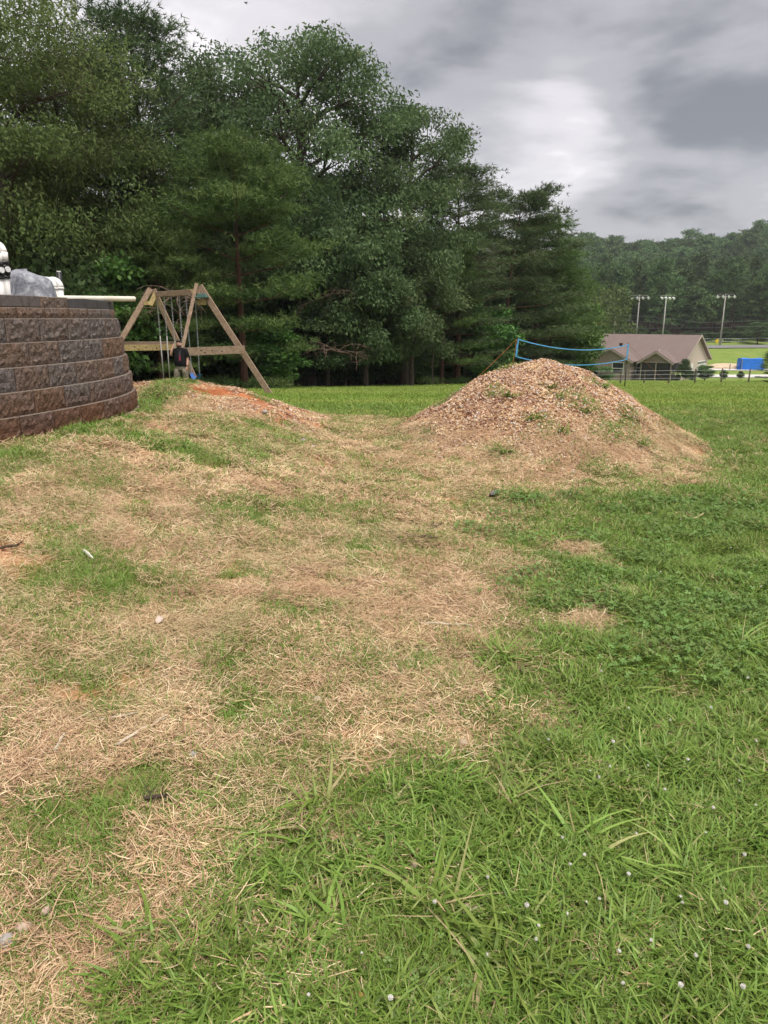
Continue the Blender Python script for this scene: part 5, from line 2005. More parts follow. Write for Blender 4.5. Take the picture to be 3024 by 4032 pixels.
MB().bar((0, -0.05, p.z - g_ - 0.42), (0, -0.05, p.z - g_ + 0.42), 0.01, 0.01).add([(-0.42, -0.06, p.z - g_), (0, -0.06, p.z - g_ - 0.55), (0.42, -0.06, p.z - g_), (0, -0.06, p.z - g_ + 0.55), (-0.42, -0.03, p.z - g_), (0, -0.03, p.z - g_ - 0.55), (0.42, -0.03, p.z - g_), (0, -0.03, p.z - g_ + 0.55)], [(0, 1, 2, 3), (7, 6, 5, 4), (0, 4, 5, 1), (1, 5, 6, 2), (2, 6, 7, 3), (3, 7, 4, 0)]).build('panel', m_yel, root)
# chain-link fence beyond the road
root = empty('roadside_fence', (60, 158, float(base_z(60, 158))), label='low wire fence running along the far side of the road', cat='fence')
ro = Vector(root.location)
wl_ = []
for i in range(30):
    x = 50 + i * 3.6
    y = 156.8 + (x - 60) * 0.06
    z = float(base_z(x, y))
    MB().tube([Vector((x, y, z - 0.2)) - ro, Vector((x, y, z + 1.25)) - ro], 0.04, 5).build('post', m_zinc, root)
    wl_.append(Vector((x, y, z)))
for h in (1.2, 0.65):
    MB().tube([q - ro + Vector((0, 0, h)) for q in wl_], 0.022, 4).build('wire', m_zinc, root)

# ------------------------------------------------------------------ field fence
m_post = mat_plain('grey_fence_post', (0.13, 0.105, 0.085), 0.95, 0.1, 0.2, 8, 0.3)


def C5(x, y):
    return 2280 + 0.4485 * x, 1280 + 0.4485 * y


fence = None
FP = []
for i, (x, yb) in enumerate([(-330, 455), (-110, 458), (160, 463), (365, 470), (572, 475), (790, 477), (1018, 482), (1248, 489), (1488, 493), (1740, 497), (1990, 500)]):
    Y = 66.0 + i * 0.25
    p = at(*C5(x, yb), Y)
    p.z = float(surf(p.x, Y))
    FP.append(p)
fence = empty('field_fence', FP[4], label='wire fence with weathered posts along the field below the house', cat='fence')
for i, p in enumerate(FP):
    q = p - FP[4]
    MB().tube([q + Vector((0, 0, -0.2)), q + Vector((0.01, 0, 0.7)), q + Vector((0.03 * (i % 3 - 1), 0, 1.28))], [0.075, 0.07, 0.065], 7).build('post', m_post, fence)
MB().bar(FP[2] - FP[4] + Vector((0, -0.06, 0.98)), FP[3] - FP[4] + Vector((0, -0.06, 0.96)), 0.06, 0.14).build('rail', m_post, fence)
for h in (1.15, 0.8, 0.45):
    MB().tube([p - FP[4] + Vector((0, -0.07, h)) for p in FP], 0.006, 4).build('wire', m_zinc, fence)

# ------------------------------------------------------------------ blue shelter and sand
m_tarp = mat_plain('blue_tarp', (0.015, 0.16, 0.62), 0.5, 0.35, 0.12, 1.5, 0.3)
m_sand = mat_plain('sand', (0.55, 0.42, 0.29), 0.95, 0.05, 0.12, 2, 0.3)
YT = 118.0
a, b = at(*C5(1395, 366), YT), at(*C5(1605, 370), YT)
g_ = float(surf((a.x + b.x) / 2, YT))
root = empty('tarp_shelter', ((a.x + b.x) / 2, YT, g_), -0.1, label='bright blue tarpaulin shelter on the right beyond the driveway', cat='tent')
hw = (b.x - a.x) / 2
zt = 1.72
mb = MB()
n = 9
fr_r, bk_r = [], []
for i in range(n):
    q = i / (n - 1)
    x = -hw * 0.86 + 2 * hw * 0.86 * q
    w = 0.05 * math.sin(i * 2.1)
    fr_r.append([(x * 1.08, -1.0 + w, 0.05), (x * 1.02, -0.95 + w * 0.6, 0.9), (x, -0.9, zt), (x, 0.0, zt + 0.10 + 0.05 * math.sin(q * 9)), (x, 1.1, zt), (x * 1.02, 1.15, 0.05)])
V = [p for r_ in fr_r for p in r_]
F = [(i * 6 + k, (i + 1) * 6 + k, (i + 1) * 6 + k + 1, i * 6 + k + 1) for i in range(n - 1) for k in range(5)]
mb.add(V, F)
mb.add(V, [tuple(range(5, -1, -1)), tuple((n - 1) * 6 + k for k in range(6))])
mb.add([(-hw * 0.93, -0.98, 0.05), (-hw * 1.28, -1.1, 0.05), (-hw * 0.86, -0.9, zt - 0.3)], [(0, 1, 2), (2, 1, 0)])
mb.build('tarp', m_tarp, root)
for x in (-hw * 0.86, hw * 0.92):
    MB().tube([(x, -1.02, -0.1), (x, -1.02, zt)], 0.04, 6).build('pole', m_trim, root)
p = at(*C5(1330, 362), 119.5)
me = lump('sand_heap', m_sand, 3.4, 2.0, 0.85, 3, rough=0.5, facets=0)
o = link('sand_heap', me, label='pale heap of sand left of the blue shelter', cat='sand heap')
o.location = (p.x, p.y + 1.5, float(surf(p.x, p.y)) - 0.45)
root = empty('marker_post', (at(*C5(1325, 362), 117.5).x, 117.5, float(surf(at(*C5(1325, 362), 117.5).x, 117.5))), label='short pale post standing in front of the sand heap', cat='post')
MB().tube([(0, 0, 0), (0.02, 0, 0.9)], [0.12, 0.09], 7).build('post', m_trim, root)
MB().ball((0.03, 0, 1.0), 0.11, 8, 6).build('finial', m_white, root)

# ------------------------------------------------------------------ garden plants round the house
def gplant(kind, cx, cy, Y, s, sz, lab, nm='garden_shrub', cat='shrub', rz=0.0):
    p = at(*C5(cx, cy), Y)
    return plant(kind, p.x, Y, rz, s, sz, nm, lab, cat, 'garden plants by the house')


gplant('gum', 215, 470, 80, 0.62, 0.34, 'bushy light green shrub in front of the left end of the house')
gplant('gum', -40, 470, 84, 1.15, 0.66, 'large dark shrub at the left end of the house, behind the net')
gplant('gum', -190, 470, 78, 1.3, 0.8, 'tall shrub mass between tree line and house', rz=1.0)
gplant('gum', 110, 470, 76, 0.6, 0.36, 'low bush by the wooden rail of the fence', rz=2.0)
gplant('shrub', 915, 468, 91, 0.45, 0.75, 'slim dark shrub at the corner of the brick gable')
gplant('gum', 1105, 462, 93, 0.62, 0.40, 'round shrub in front of the garage door', rz=0.6)
gplant('shrub', 985, 470, 92, 0.35, 0.35, 'small low shrub beside the brick gable door', rz=1.6)
gplant('shrub', 1265, 465, 96, 0.28, 0.36, 'tiny dark bush on the lawn beside the driveway', rz=1.2)
gplant('shrub', 1415, 468, 97, 0.24, 0.30, 'tiny bush further right along the driveway', rz=2.2)
plant_px('pine_low', 3050, 72.0, 1385, 10.0, 0.42, rz=0.4, name='small_pine', label='small dark evergreen cut by the photo right edge', cat='tree')
plant_px('far_pine', 2965, 158.5, 1268, 18.0, 0.75, rz=0.4, name='young_spruce', label='young evergreen behind the road right of the last floodlight', cat='tree')
# broad-leaved plant by the porch
p = at(*C5(852, 470), 90.5)
g_ = float(surf(p.x, p.y))
root = empty('banana_plant', (p.x, p.y, g_), label='broad-leaved banana-like plant in front of the porch', cat='plant')
MB().tube([(0, 0, -0.1), (0, 0, 0.9)], [0.14, 0.10], 8).build('stem', m_lime, root)
lr = random.Random(2)
for k in range(9):
    a = k * 2.4
    u = Vector((math.cos(a), math.sin(a), 0))
    s_ = Vector((-u.y, u.x, 0))
    L = lr.uniform(1.0, 1.5)
    rr_ = []
    for i in range(7):
        q = i / 6
        c_ = u * L * q * 0.8 + Vector((0, 0, 0.8 + 1.1 * q - 1.25 * q * q))
        w = 0.26 * math.sin(math.pi * min(1, 0.12 + q * 0.9)) + 0.01
        rr_.append([c_ + s_ * w + Vector((0, 0, 0.06)), c_, c_ - s_ * w + Vector((0, 0, 0.06))])
    V = [p_ for r_ in rr_ for p_ in r_]
    F = [(i * 3 + k2, i * 3 + k2 + 1, (i + 1) * 3 + k2 + 1, (i + 1) * 3 + k2) for i in range(6) for k2 in range(2)]
    me = np_mesh('leaf', [tuple(v) for v in V], F, m_lime, tint=np.full(len(V), lr.uniform(0.3, 0.9)))
    link('leaf', me, root)

# ------------------------------------------------------------------ bird
p = at(968, 12, 45)
mb = MB()
mb.tube([(-0.10, 0, 0), (-0.05, 0, 0.005), (0.03, 0, 0.0), (0.10, 0, -0.01)], [0.012, 0.032, 0.03, 0.006], 8)
for s_ in (-1, 1):
    mb.add([(-0.05, 0.02 * s_, 0.01), (0.04, 0.02 * s_, 0.01), (0.0, 0.13 * s_, 0.07), (0.05, 0.24 * s_, 0.02), (-0.02, 0.12 * s_, 0.06)], [(0, 1, 2, 4), (4, 2, 3)])
    mb.add([(-0.05, 0.02 * s_, 0.0), (0.04, 0.02 * s_, 0.0), (0.0, 0.13 * s_, 0.06), (0.05, 0.24 * s_, 0.012), (-0.02, 0.12 * s_, 0.05)], [(4, 2, 1, 0), (3, 2, 4)])
o = mb.build('bird', m_black, label='small dark bird flying at the top of the photo', cat='bird')
o.location = p
o.rotation_euler = (0.3, 0.2, 0.8)
# ------------------------------------------------------------------ grass, straw, clover, chips
def grass_mat(name, stops, rough=0.6, spec=0.2, trans=0.2, rvar=0.4, hvar=0.03):
    m = mat_new(name)
    t = NT(m)
    c = t.ramp(t.attr('tint'), stops)
    hsv = t.n('ShaderNodeHueSaturation')
    t.l(t.math('ADD', t.math('MULTIPLY', t.rnd(), rvar), 1 - rvar / 2), hsv.inputs['Value'])
    t.l(t.math('ADD', t.math('MULTIPLY', t.rnd(), hvar), 0.5 - hvar / 2), hsv.inputs['Hue'])
    t.l(c, hsv.inputs['Color'])
    t.out(hsv.outputs[0], rough, spec, trans=trans)
    return m


m_blade = grass_mat('green_blades', [(0.0, (0.085, 0.140, 0.022)), (0.4, (0.165, 0.262, 0.042)), (0.75, (0.245, 0.345, 0.066)), (0.9, (0.33, 0.39, 0.12)), (1.0, (0.52, 0.41, 0.22))], 0.5, 0.3, 0.3)
m_straw = grass_mat('dry_straw', [(0.0, (0.20, 0.11, 0.065)), (0.3, (0.46, 0.285, 0.165)), (0.65, (0.68, 0.49, 0.295)), (1.0, (0.86, 0.71, 0.49))], 0.7, 0.15, 0.12, 0.35, 0.02)
# the thatch is not one colour: weathered brown and olive patches
t = NT(m_straw)
hs = [n_ for n_ in m_straw.node_tree.nodes if n_.type == 'HUE_SAT'][0]
pw = t.pos()
old = t.ramp(t.noise(1.7, 5, 0.65, pw), [(0.44, (0, 0, 0)), (0.64, (0.72, 0.72, 0.72))])
bc = t.mix(old, hs.outputs[0], (0.46, 0.29, 0.17))
grn = t.ramp(t.noise(0.9, 5, 0.65, pw, 0.6), [(0.50, (0, 0, 0)), (0.66, (0.6, 0.6, 0.6))])
bc = t.mix(grn, bc, (0.42, 0.37, 0.18))
for lk in list(m_straw.node_tree.links):
    if lk.from_node == hs and lk.to_node.type in ('BSDF_PRINCIPLED', 'BSDF_TRANSLUCENT'):
        t.l(bc, lk.to_socket)
m_lawn = grass_mat('lawn_blades', [(0.0, (0.11, 0.195, 0.024)), (0.5, (0.205, 0.305, 0.046)), (0.85, (0.285, 0.37, 0.075)), (1.0, (0.38, 0.37, 0.12))], 0.55, 0.2, 0.3, 0.35)
# mown bands: broad strips of the field cut shorter and paler
t = NT(m_lawn)
hs = [n_ for n_ in m_lawn.node_tree.nodes if n_.type == 'HUE_SAT'][0]
mp = t.n('ShaderNodeMapping')
mp.inputs['Scale'].default_value = (0.03, 0.30, 0.0)
t.l(t.pos(), mp.inputs['Vector'])
bandn = t.ramp(t.noise(1.0, 4, 0.6, mp.outputs[0]), [(0.45, (0, 0, 0)), (0.62, (0.75, 0.75, 0.75))])
bc = t.mix(bandn, hs.outputs[0], (0.33, 0.36, 0.095))
for lk in list(m_lawn.node_tree.links):
    if lk.from_node == hs and lk.to_node.type in ('BSDF_PRINCIPLED', 'BSDF_TRANSLUCENT'):
        t.l(bc, lk.to_socket)
m_clover = grass_mat('clover_leaves', [(0.0, (0.09, 0.155, 0.030)), (0.5, (0.145, 0.24, 0.055)), (1.0, (0.21, 0.31, 0.095))], 0.5, 0.25, 0.25, 0.3)
m_chip = grass_mat('chips', [(0.0, (0.16, 0.075, 0.042)), (0.3, (0.32, 0.175, 0.098)), (0.6, (0.48, 0.305, 0.185)), (0.85, (0.64, 0.475, 0.33)), (1.0, (0.52, 0.48, 0.44))], 0.9, 0.1, 0.0, 0.5, 0.03)


def blades(r_, n, rad, L, W, lay, segs=3, curl=0.6, tint_mu=0.45, tint_sd=0.2, z0=-0.004, lift=0.0, taper=True, dry=0.0):
    """n ribbon blades rooted in a disc; lay 0 = upright, 1 = flat on the ground"""
    a = r_.random(n) * 2 * np.pi
    q = np.sqrt(r_.random(n)) * rad
    root = np.stack([np.cos(a) * q, np.sin(a) * q, np.full(n, z0) + lift * r_.random(n)], 1)
    az = r_.random(n) * 2 * np.pi
    el = np.clip((1 - lay) * (np.pi / 2) * (0.35 + 0.65 * r_.random(n)) + lay * (0.02 + 0.22 * r_.random(n)), 0.0, 1.5)
    ln = L * (0.45 + 0.85 * r_.random(n))
    wd_ = W * (0.6 + 0.7 * r_.random(n))
    d = np.stack([np.cos(az) * np.cos(el), np.sin(az) * np.cos(el), np.sin(el)], 1)
    sd = np.stack([-np.sin(az), np.cos(az), np.zeros(n)], 1)
    rollv = r_.normal(size=(n, 1)) * 0.5
    sd = unit(sd + np.cross(d, sd) * rollv)
    bend = curl * (0.4 + 0.8 * r_.random(n))
    wig = r_.normal(size=n) * (0.35 * lay + 0.1)
    P_, cur, dd = [], root.copy(), d.copy()
    for i in range(segs + 1):
        P_.append(cur.copy())
        dd = dd.copy()
        dd[:, 2] -= bend / segs
        dd += sd * (wig / segs)[:, None]
        dd = unit(dd)
        cur = cur + dd * (ln / segs)[:, None]
        if lay > 0.5:
            cur[:, 2] = np.maximum(cur[:, 2], z0 + 0.001)
    tint = np.clip(tint_mu + tint_sd * r_.normal(size=n), 0, 0.97)
    if dry:
        dm_ = r_.random(n) < dry
        tint = np.where(dm_, 1.0, tint)
        wd_ = np.where(dm_, wd_ * 0.45, wd_)
    V, k = [], 2 * (segs + 1)
    for i in range(segs + 1):
        f = (1 - (i / segs) ** 1.6 * 0.92) if taper else (1 - 0.3 * i / segs)
        if i == 0:
            f *= 0.75
        V.append(P_[i] - sd * (wd_ * f / 2)[:, None])
        V.append(P_[i] + sd * (wd_ * f / 2)[:, None])
    V = np.stack(V, 1).reshape(-1, 3)
    o = np.arange(n)[:, None] * k
    F = np.concatenate([o + np.array([[2 * i, 2 * i + 1, 2 * i + 3, 2 * i + 2]]) for i in range(segs)], 0)
    return V, F, np.repeat(tint, k)


def join(parts):
    V, F, T, n = [], [], [], 0
    for v, f, t_ in parts:
        V.append(v)
        F.append(f + n)
        T.append(t_)
        n += len(v)
    return np.concatenate(V), np.concatenate(F), np.concatenate(T)


def proto_obj(name, geo, mat):
    V, F, T = geo
    return bpy.data.objects.new(name, np_mesh(name, V, F, mat, tint=T))     # not linked: only its geometry is scattered


def scatter(name, X, Y, protos, idx, scl, rz, tilt=None, z=None, zoff=0.0, parent=None, **k):
    n = len(X)
    Z = (surf(X, Y) if z is None else z) + zoff
    loc = np.zeros(3)
    if parent is not None:
        loc = np.array(parent.location)
    me = bpy.data.meshes.new(name)
    me.vertices.add(n)
    me.vertices.foreach_set('co', (np.stack([X, Y, Z], 1) - loc).astype(np.float32).ravel())
    a = me.attributes.new('scl', 'FLOAT', 'POINT')
    a.data.foreach_set('value', np.asarray(scl, np.float32))
    a = me.attributes.new('pick', 'INT', 'POINT')
    a.data.foreach_set('value', np.asarray(idx, np.int32))
    a = me.attributes.new('turn', 'FLOAT_VECTOR', 'POINT')
    # stand square on the slope, then turn about it
    e_ = 0.12
    nx = -(surf(X + e_, Y) - surf(X - e_, Y)) / (2 * e_)
    ny = -(surf(X, Y + e_) - surf(X, Y - e_)) / (2 * e_)
    if tilt is not None:
        nx, ny = nx + tilt[:, 0], ny + tilt[:, 1]
    Nz = unit(np.stack([nx, ny, np.ones(n)], 1))
    sp_ = np.stack([np.cos(rz), np.sin(rz), np.zeros(n)], 1)
    Ny = unit(np.cross(Nz, sp_))
    Nx = np.cross(Ny, Nz)
    eu = np.stack([np.arctan2(Ny[:, 2], Nz[:, 2]), -np.arcsin(np.clip(Nx[:, 2], -1, 1)), np.arctan2(Nx[:, 1], Nx[:, 0])], 1)
    a.data.foreach_set('vector', eu.astype(np.float32).ravel())
    o = link(name, me, parent, **k)
    ng = bpy.data.node_groups.new(name, 'GeometryNodeTree')
    ng.interface.new_socket('Geometry', in_out='INPUT', socket_type='NodeSocketGeometry')
    ng.interface.new_socket('Geometry', in_out='OUTPUT', socket_type='NodeSocketGeometry')
    nn = ng.nodes.new
    gi, go_ = nn('NodeGroupInput'), nn('NodeGroupOutput')
    iop = nn('GeometryNodeInstanceOnPoints')
    g2i = nn('GeometryNodeGeometryToInstance')
    for p in reversed(protos):
        oi = nn('GeometryNodeObjectInfo')
        oi.inputs['Object'].default_value = p
        oi.inputs['As Instance'].default_value = False
        ng.links.new(oi.outputs['Geometry'], g2i.inputs[0])
    iop.inputs['Pick Instance'].default_value = True

    def na(attr, typ):
        q = nn('GeometryNodeInputNamedAttribute')
        q.data_type = typ
        q.inputs['Name'].default_value = attr
        return q.outputs['Attribute']
    ng.links.new(gi.outputs[0], iop.inputs['Points'])
    ng.links.new(g2i.outputs[0], iop.inputs['Instance'])
    ng.links.new(na('pick', 'INT'), iop.inputs['Instance Index'])
    ng.links.new(na('turn', 'FLOAT_VECTOR'), iop.inputs['Rotation'])
    ng.links.new(na('scl', 'FLOAT'), iop.inputs['Scale'])
    ng.links.new(iop.outputs[0], go_.inputs[0])
    md = o.modifiers.new('scatter', 'NODES')
    md.node_group = ng
    return o


r0 = np.random.default_rng(77)


def field_pts(n, y0, y1, spread=0.62, pad=0.7, power=1.0):
    """points over the ground in front of the viewer, spread evenly per square metre"""
    Y = y0 + (y1 - y0) * r0.random(n * 3)
    w = (spread * Y + pad) / (spread * y1 + pad) * (y0 / Y) ** (power - 1.0 if power > 1 else 0)
    Y = Y[r0.random(n * 3) < w]
    X = (r0.random(len(Y)) * 2 - 1) * (spread * Y + pad)
    ok = ~inside(X, Y, WALL_IN)
    return X[ok][:n], Y[ok][:n]


def mk(name, X, Y, protos, smin=0.8, smax=1.25, **k):
    n = len(X)
    return scatter(name, X, Y, protos, r0.integers(0, len(protos), n), r0.uniform(smin, smax, n), r0.random(n) * 6.283, tilt=r0.normal(size=(n, 2)) * 0.06, **k)


# prototypes
gr_near = [proto_obj('green_clump', join([blades(np.random.default_rng(200 + i), 95, 0.085, 0.075, 0.0070, 0.35, 3, 0.9, 0.46, 0.26, dry=0.05),
                                          blades(np.random.default_rng(230 + i), 34, 0.085, 0.055, 0.0072, 0.75, 3, 0.5, 0.44, 0.2, dry=0.10)]), m_blade) for i in range(7)]
gr_fine = [proto_obj('fine_clump', blades(np.random.default_rng(260 + i), 120, 0.09, 0.05, 0.0036, 0.25, 3, 0.7, 0.45, 0.2, dry=0.12), m_blade) for i in range(5)]
st_near = [proto_obj('straw_clump', join([blades(np.random.default_rng(300 + i), 125, 0.115, 0.058, 0.0025, 0.88, 3, 0.25, 0.55, 0.26, lift=0.018, taper=False),
                                          blades(np.random.default_rng(330 + i), 44, 0.11, 0.045, 0.0026, 0.50, 3, 0.5, 0.62, 0.2, taper=False)]), m_straw) for i in range(7)]
st_mid = [proto_obj('straw_clump_mid', join([blades(np.random.default_rng(360 + i), 120, 0.17, 0.065, 0.0047, 0.82, 3, 0.25, 0.52, 0.24, lift=0.02, taper=False),
                                             blades(np.random.default_rng(380 + i), 34, 0.16, 0.07, 0.0055, 0.45, 2, 0.5, 0.6, 0.2, taper=False)]), m_straw) for i in range(5)]
gr_mid = [proto_obj('green_clump_mid', blades(np.random.default_rng(400 + i), 100, 0.14, 0.075, 0.0085, 0.3, 2, 0.8, 0.42, 0.2, dry=0.06), m_blade) for i in range(5)]
gr_mid_fine = [proto_obj('fine_clump_mid', blades(np.random.default_rng(420 + i), 105, 0.15, 0.055, 0.0065, 0.3, 2, 0.6, 0.5, 0.2, dry=0.15), m_blade) for i in range(4)]
lw_far = [proto_obj('lawn_clump', blades(np.random.default_rng(440 + i), 80, 0.28, 0.075, 0.017, 0.25, 2, 0.6, 0.45, 0.22), m_lawn) for i in range(5)]
lw_vfar = [proto_obj('lawn_tuft', blades(np.random.default_rng(460 + i), 60, 0.60, 0.085, 0.040, 0.3, 2, 0.5, 0.45, 0.22), m_lawn) for i in range(4)]


def clover_geo(seed, n=30, rad=0.12):
    r_ = np.random.default_rng(seed)
    V, F, T, o = [], [], [], 0
    for _ in range(n):
        a, q = r_.random() * 6.28, math.sqrt(r_.random()) * rad
        h = 0.025 + 0.04 * r_.random()
        c = np.array([math.cos(a) * q, math.sin(a) * q, h])
        tl = r_.normal(size=2) * 0.3
        t0 = r_.random() * 6.28
        tint = float(np.clip(0.5 + 0.22 * r_.normal(), 0, 1))
        s = 0.0066 * (0.7 + 0.6 * r_.random())
        for k in range(3):
            b = t0 + k * 2.094
            u = np.array([math.cos(b), math.sin(b), tl[0] * math.cos(b) + tl[1] * math.sin(b)])
            w = np.array([-math.sin(b), math.cos(b), -tl[0] * math.sin(b) + tl[1] * math.cos(b)])
            up = np.array([0, 0, s * 0.25])
            for sg in (1, -1):
                V += [c, c + u * s * 0.9 + sg * w * s * 0.75 + up, c + u * s * 1.65 + sg * w * s * 0.62 + up, c + u * s * 1.5]
                F.append([o, o + 1, o + 2, o + 3] if sg > 0 else [o, o + 3, o + 2, o + 1])
                T += [tint] * 4
                o += 4
        # stalk
        V += [np.array([c[0] - 0.0008, c[1], 0]), np.array([c[0] + 0.0008, c[1], 0]), c + np.array([0.0008, 0, 0]), c + np.array([-0.0008, 0, 0])]
        F.append([o, o + 1, o + 2, o + 3])
        T += [0.2] * 4
        o += 4
    return np.array(V), np.array(F), np.array(T)


clv = [proto_obj('clover_patch', clover_geo(500 + i), m_clover) for i in range(5)]


def chip_geo(seed, n=22, rad=0.085):
    r_ = np.random.default_rng(seed)
    V, F, T, o = [], [], [], 0
    for _ in range(n):
        a, q = r_.random() * 6.28, math.sqrt(r_.random()) * rad
        L, W, H = 0.024 * (0.5 + r_.random()), 0.014 * (0.5 + r_.random()), 0.007 * (0.5 + r_.random())
        M = np.array(Euler((r_.normal() * 0.35, r_.normal() * 0.35, r_.random() * 6.28)).to_matrix())
        p = np.array([[-1, -1, -1], [1, -0.7, -1], [0.8, 1, -1], [-0.9, 0.8, -1], [-0.8, -0.6, 1], [0.7, -0.6, 0.8], [0.6, 0.7, 1], [-0.6, 0.6, 0.9]]) * np.array([L, W, H]) / 2 * (0.8 + 0.4 * r_.random((8, 1)))
        V.append(p @ M.T + np.array([math.cos(a) * q, math.sin(a) * q, 0.005 + 0.008 * r_.random()]))
        F += [[o + i for i in f] for f in ([4, 5, 6, 7], [0, 1, 5, 4], [1, 2, 6, 5], [2, 3, 7, 6], [3, 0, 4, 7])]
        T += [float(np.clip(0.50 + 0.30 * r_.normal(), 0, 1))] * 8
        o += 8
    return np.concatenate(V), np.array(F), np.array(T)


chp = [proto_obj('chip_cluster', chip_geo(600 + i), m_chip) for i in range(7)]

# ---- near ground (1 to 5.6 m)
X, Y = field_pts(14500, 0.95, 5.8, 0.62, 2.0)
g_, d_ = masks(X, Y)
u_ = r0.random(len(X))
thin = fbm(X / 0.16, Y / 0.16, 141, 2)
gx_ = np.maximum(g_, 0.20 + 0.55 * sstep(0.42, 0.62, fbm(X / 0.45, Y / 0.45, 145, 3)))
sel = (u_ < gx_) & (thin > 0.22)
lush = fbm(X / 0.6, Y / 0.6, 131, 3) + 0.5 * (g_ - 0.6)
isn = (lush > 0.45) & (r0.random(len(X)) < sstep(-0.15, 0.75, X - np.interp(Y, _BY, _BX) + 0.9 * (fbm(X / 0.35, Y / 0.35, 147, 3) - 0.5)))
mk('green_grass', X[sel & isn], Y[sel & isn], gr_near, 0.75, 1.35, kind='stuff', label='short green lawn grass close to the viewer')
mk('fine_grass', X[sel & ~isn], Y[sel & ~isn], gr_fine, 0.75, 1.3, kind='stuff', label='fine short grass between the straw')
sel2 = (r0.random(len(X)) < (1 - g_ * (0.80 + 0.15 * sstep(0.2, 1.0, X - np.interp(Y, _BY, _BX)))) * (1 - 0.85 * d_)) & (fbm(X / 0.3, Y / 0.3, 151, 2) > 0.34)
mk('dead_straw', X[sel2], Y[sel2], st_near, 0.7, 1.25, kind='stuff', label='dry cut straw strewn over the ground close by')
X, Y = field_pts(7000, 0.95, 6.5, 0.62, 2.0)
g_, d_ = masks(X, Y)
cm = 0.35 * sstep(0.48, 0.64, fbm(X / 0.7, Y / 0.7, 161, 3)) * sstep(-0.3, 0.5, X - 0.15 * Y + 0.15)
sel = r0.random(len(X)) < cm * g_
mk('clover', X[sel], Y[sel], clv, 0.8, 1.3, kind='stuff', label='clover leaves among the grass at right')
# ---- middle ground
X, Y = field_pts(16500, 5.4, 14.5, 0.60, 2.0)
g_, d_ = masks(X, Y)
on_b, on_s = mound_big(X, Y) > 0.03, mound_small(X, Y) > 0.05
off_m = ~on_b & ~on_s
gx_ = np.maximum(g_, 0.22 + 0.62 * sstep(0.42, 0.62, fbm(X / 0.55, Y / 0.55, 146, 3)))
sel = (r0.random(len(X)) < gx_) & off_m
isn = (fbm(X / 0.7, Y / 0.7, 171, 3) + 0.35 * (g_ - 0.6) > 0.5)
mk('green_grass', X[sel & isn], Y[sel & isn], gr_mid, 0.8, 1.3, kind='stuff', label='green lawn grass in the middle distance')
mk('fine_grass', X[sel & ~isn], Y[sel & ~isn], gr_mid_fine, 0.8, 1.25, kind='stuff', label='fine short grass around the mounds')
sel2 = (r0.random(len(X)) < (1 - g_ * 0.9) * (1 - 0.85 * d_) * 0.8) & off_m
mk('dead_straw', X[sel2], Y[sel2], st_mid, 0.7, 1.15, kind='stuff', label='dry straw in front of the mounds')
# straw, chips and weeds on the heaps belong to the heaps
for mo, fn, onm in ((MOUND_B, mound_big, on_b), (MOUND_S, mound_small, on_s)):
    bx = (-0.3, 4.5, 6.8, 12.3) if fn is mound_big else (-5.0, 0.0, 8.0, 13.0)
    n = 8000 if fn is mound_big else 4200
    X2, Y2 = r0.uniform(bx[0], bx[1], n), r0.uniform(bx[2], bx[3], n)
    h = fn(X2, Y2)
    g2, d2 = masks(X2, Y2)
    ok = (h > 0.03) & ~inside(X2, Y2, WALL_IN)
    if fn is mound_small:
        hol = np.exp(-((X2 + 2.05) / 0.70) ** 2 - ((Y2 - 10.0) / 0.36) ** 2)
        ok &= r0.random(n) > hol * 1.35
    chipm = 0.12 + 0.88 * sstep(0.06, 0.5, h / (1.1 if fn is mound_big else 0.6) + 0.35 * (fbm(X2 / 0.8, Y2 / 0.8, 181, 3) - 0.5)) if fn is mound_big else np.full(n, 0.5) * (1 - g2)
    # the right flank and the foot carry more dead grass than chips
    if fn is mound_big:
        chipm = chipm * (1 - 0.5 * sstep(2.7, 3.7, X2))
    sc_ = ok & (r0.random(n) < chipm)
    mk('chips', X2[sc_], Y2[sc_], chp, 0.7, 1.3, parent=mo, kind='stuff')
    ss = ok & (r0.random(n) < (1.0 - chipm) * (0.62 if fn is mound_big else 0.4) * (1 - 0.5 * g2))
    mk('dry_grass', X2[ss], Y2[ss], st_mid, 0.55, 1.0, parent=mo, kind='stuff')
    weed = sstep(0.60, 0.72, fbm(X2 / 0.45, Y2 / 0.45, 191, 3))
    sg = ok & (r0.random(n) < np.maximum(g2 * 0.9, weed * 0.42))
    mk('weeds', X2[sg], Y2[sg], gr_mid, 0.6, 1.05, parent=mo, kind='stuff')
# ---- lawn of the field
X, Y = field_pts(14500, 12.3, 34.0, 0.58, 2.0, 1.6)
g_, d_ = masks(X, Y)
ok = (g_ > 0.5) & (mound_big(X, Y) < 0.0) & (mound_small(X, Y) < 0.0) & (wood_in(X, Y) < -0.2)
mk('field_lawn', X[ok], Y[ok], lw_far, 0.75, 1.25, kind='stuff', label='mown green lawn of the field behind the mounds')
X, Y = field_pts(9500, 32.0, 92.0, 0.56, 0.5, 1.6)
ok = wood_in(X, Y) < -0.3
mk('field_lawn', X[ok], Y[ok], lw_vfar, 0.6, 1.1, kind='stuff', label='mown green lawn running down to the house')

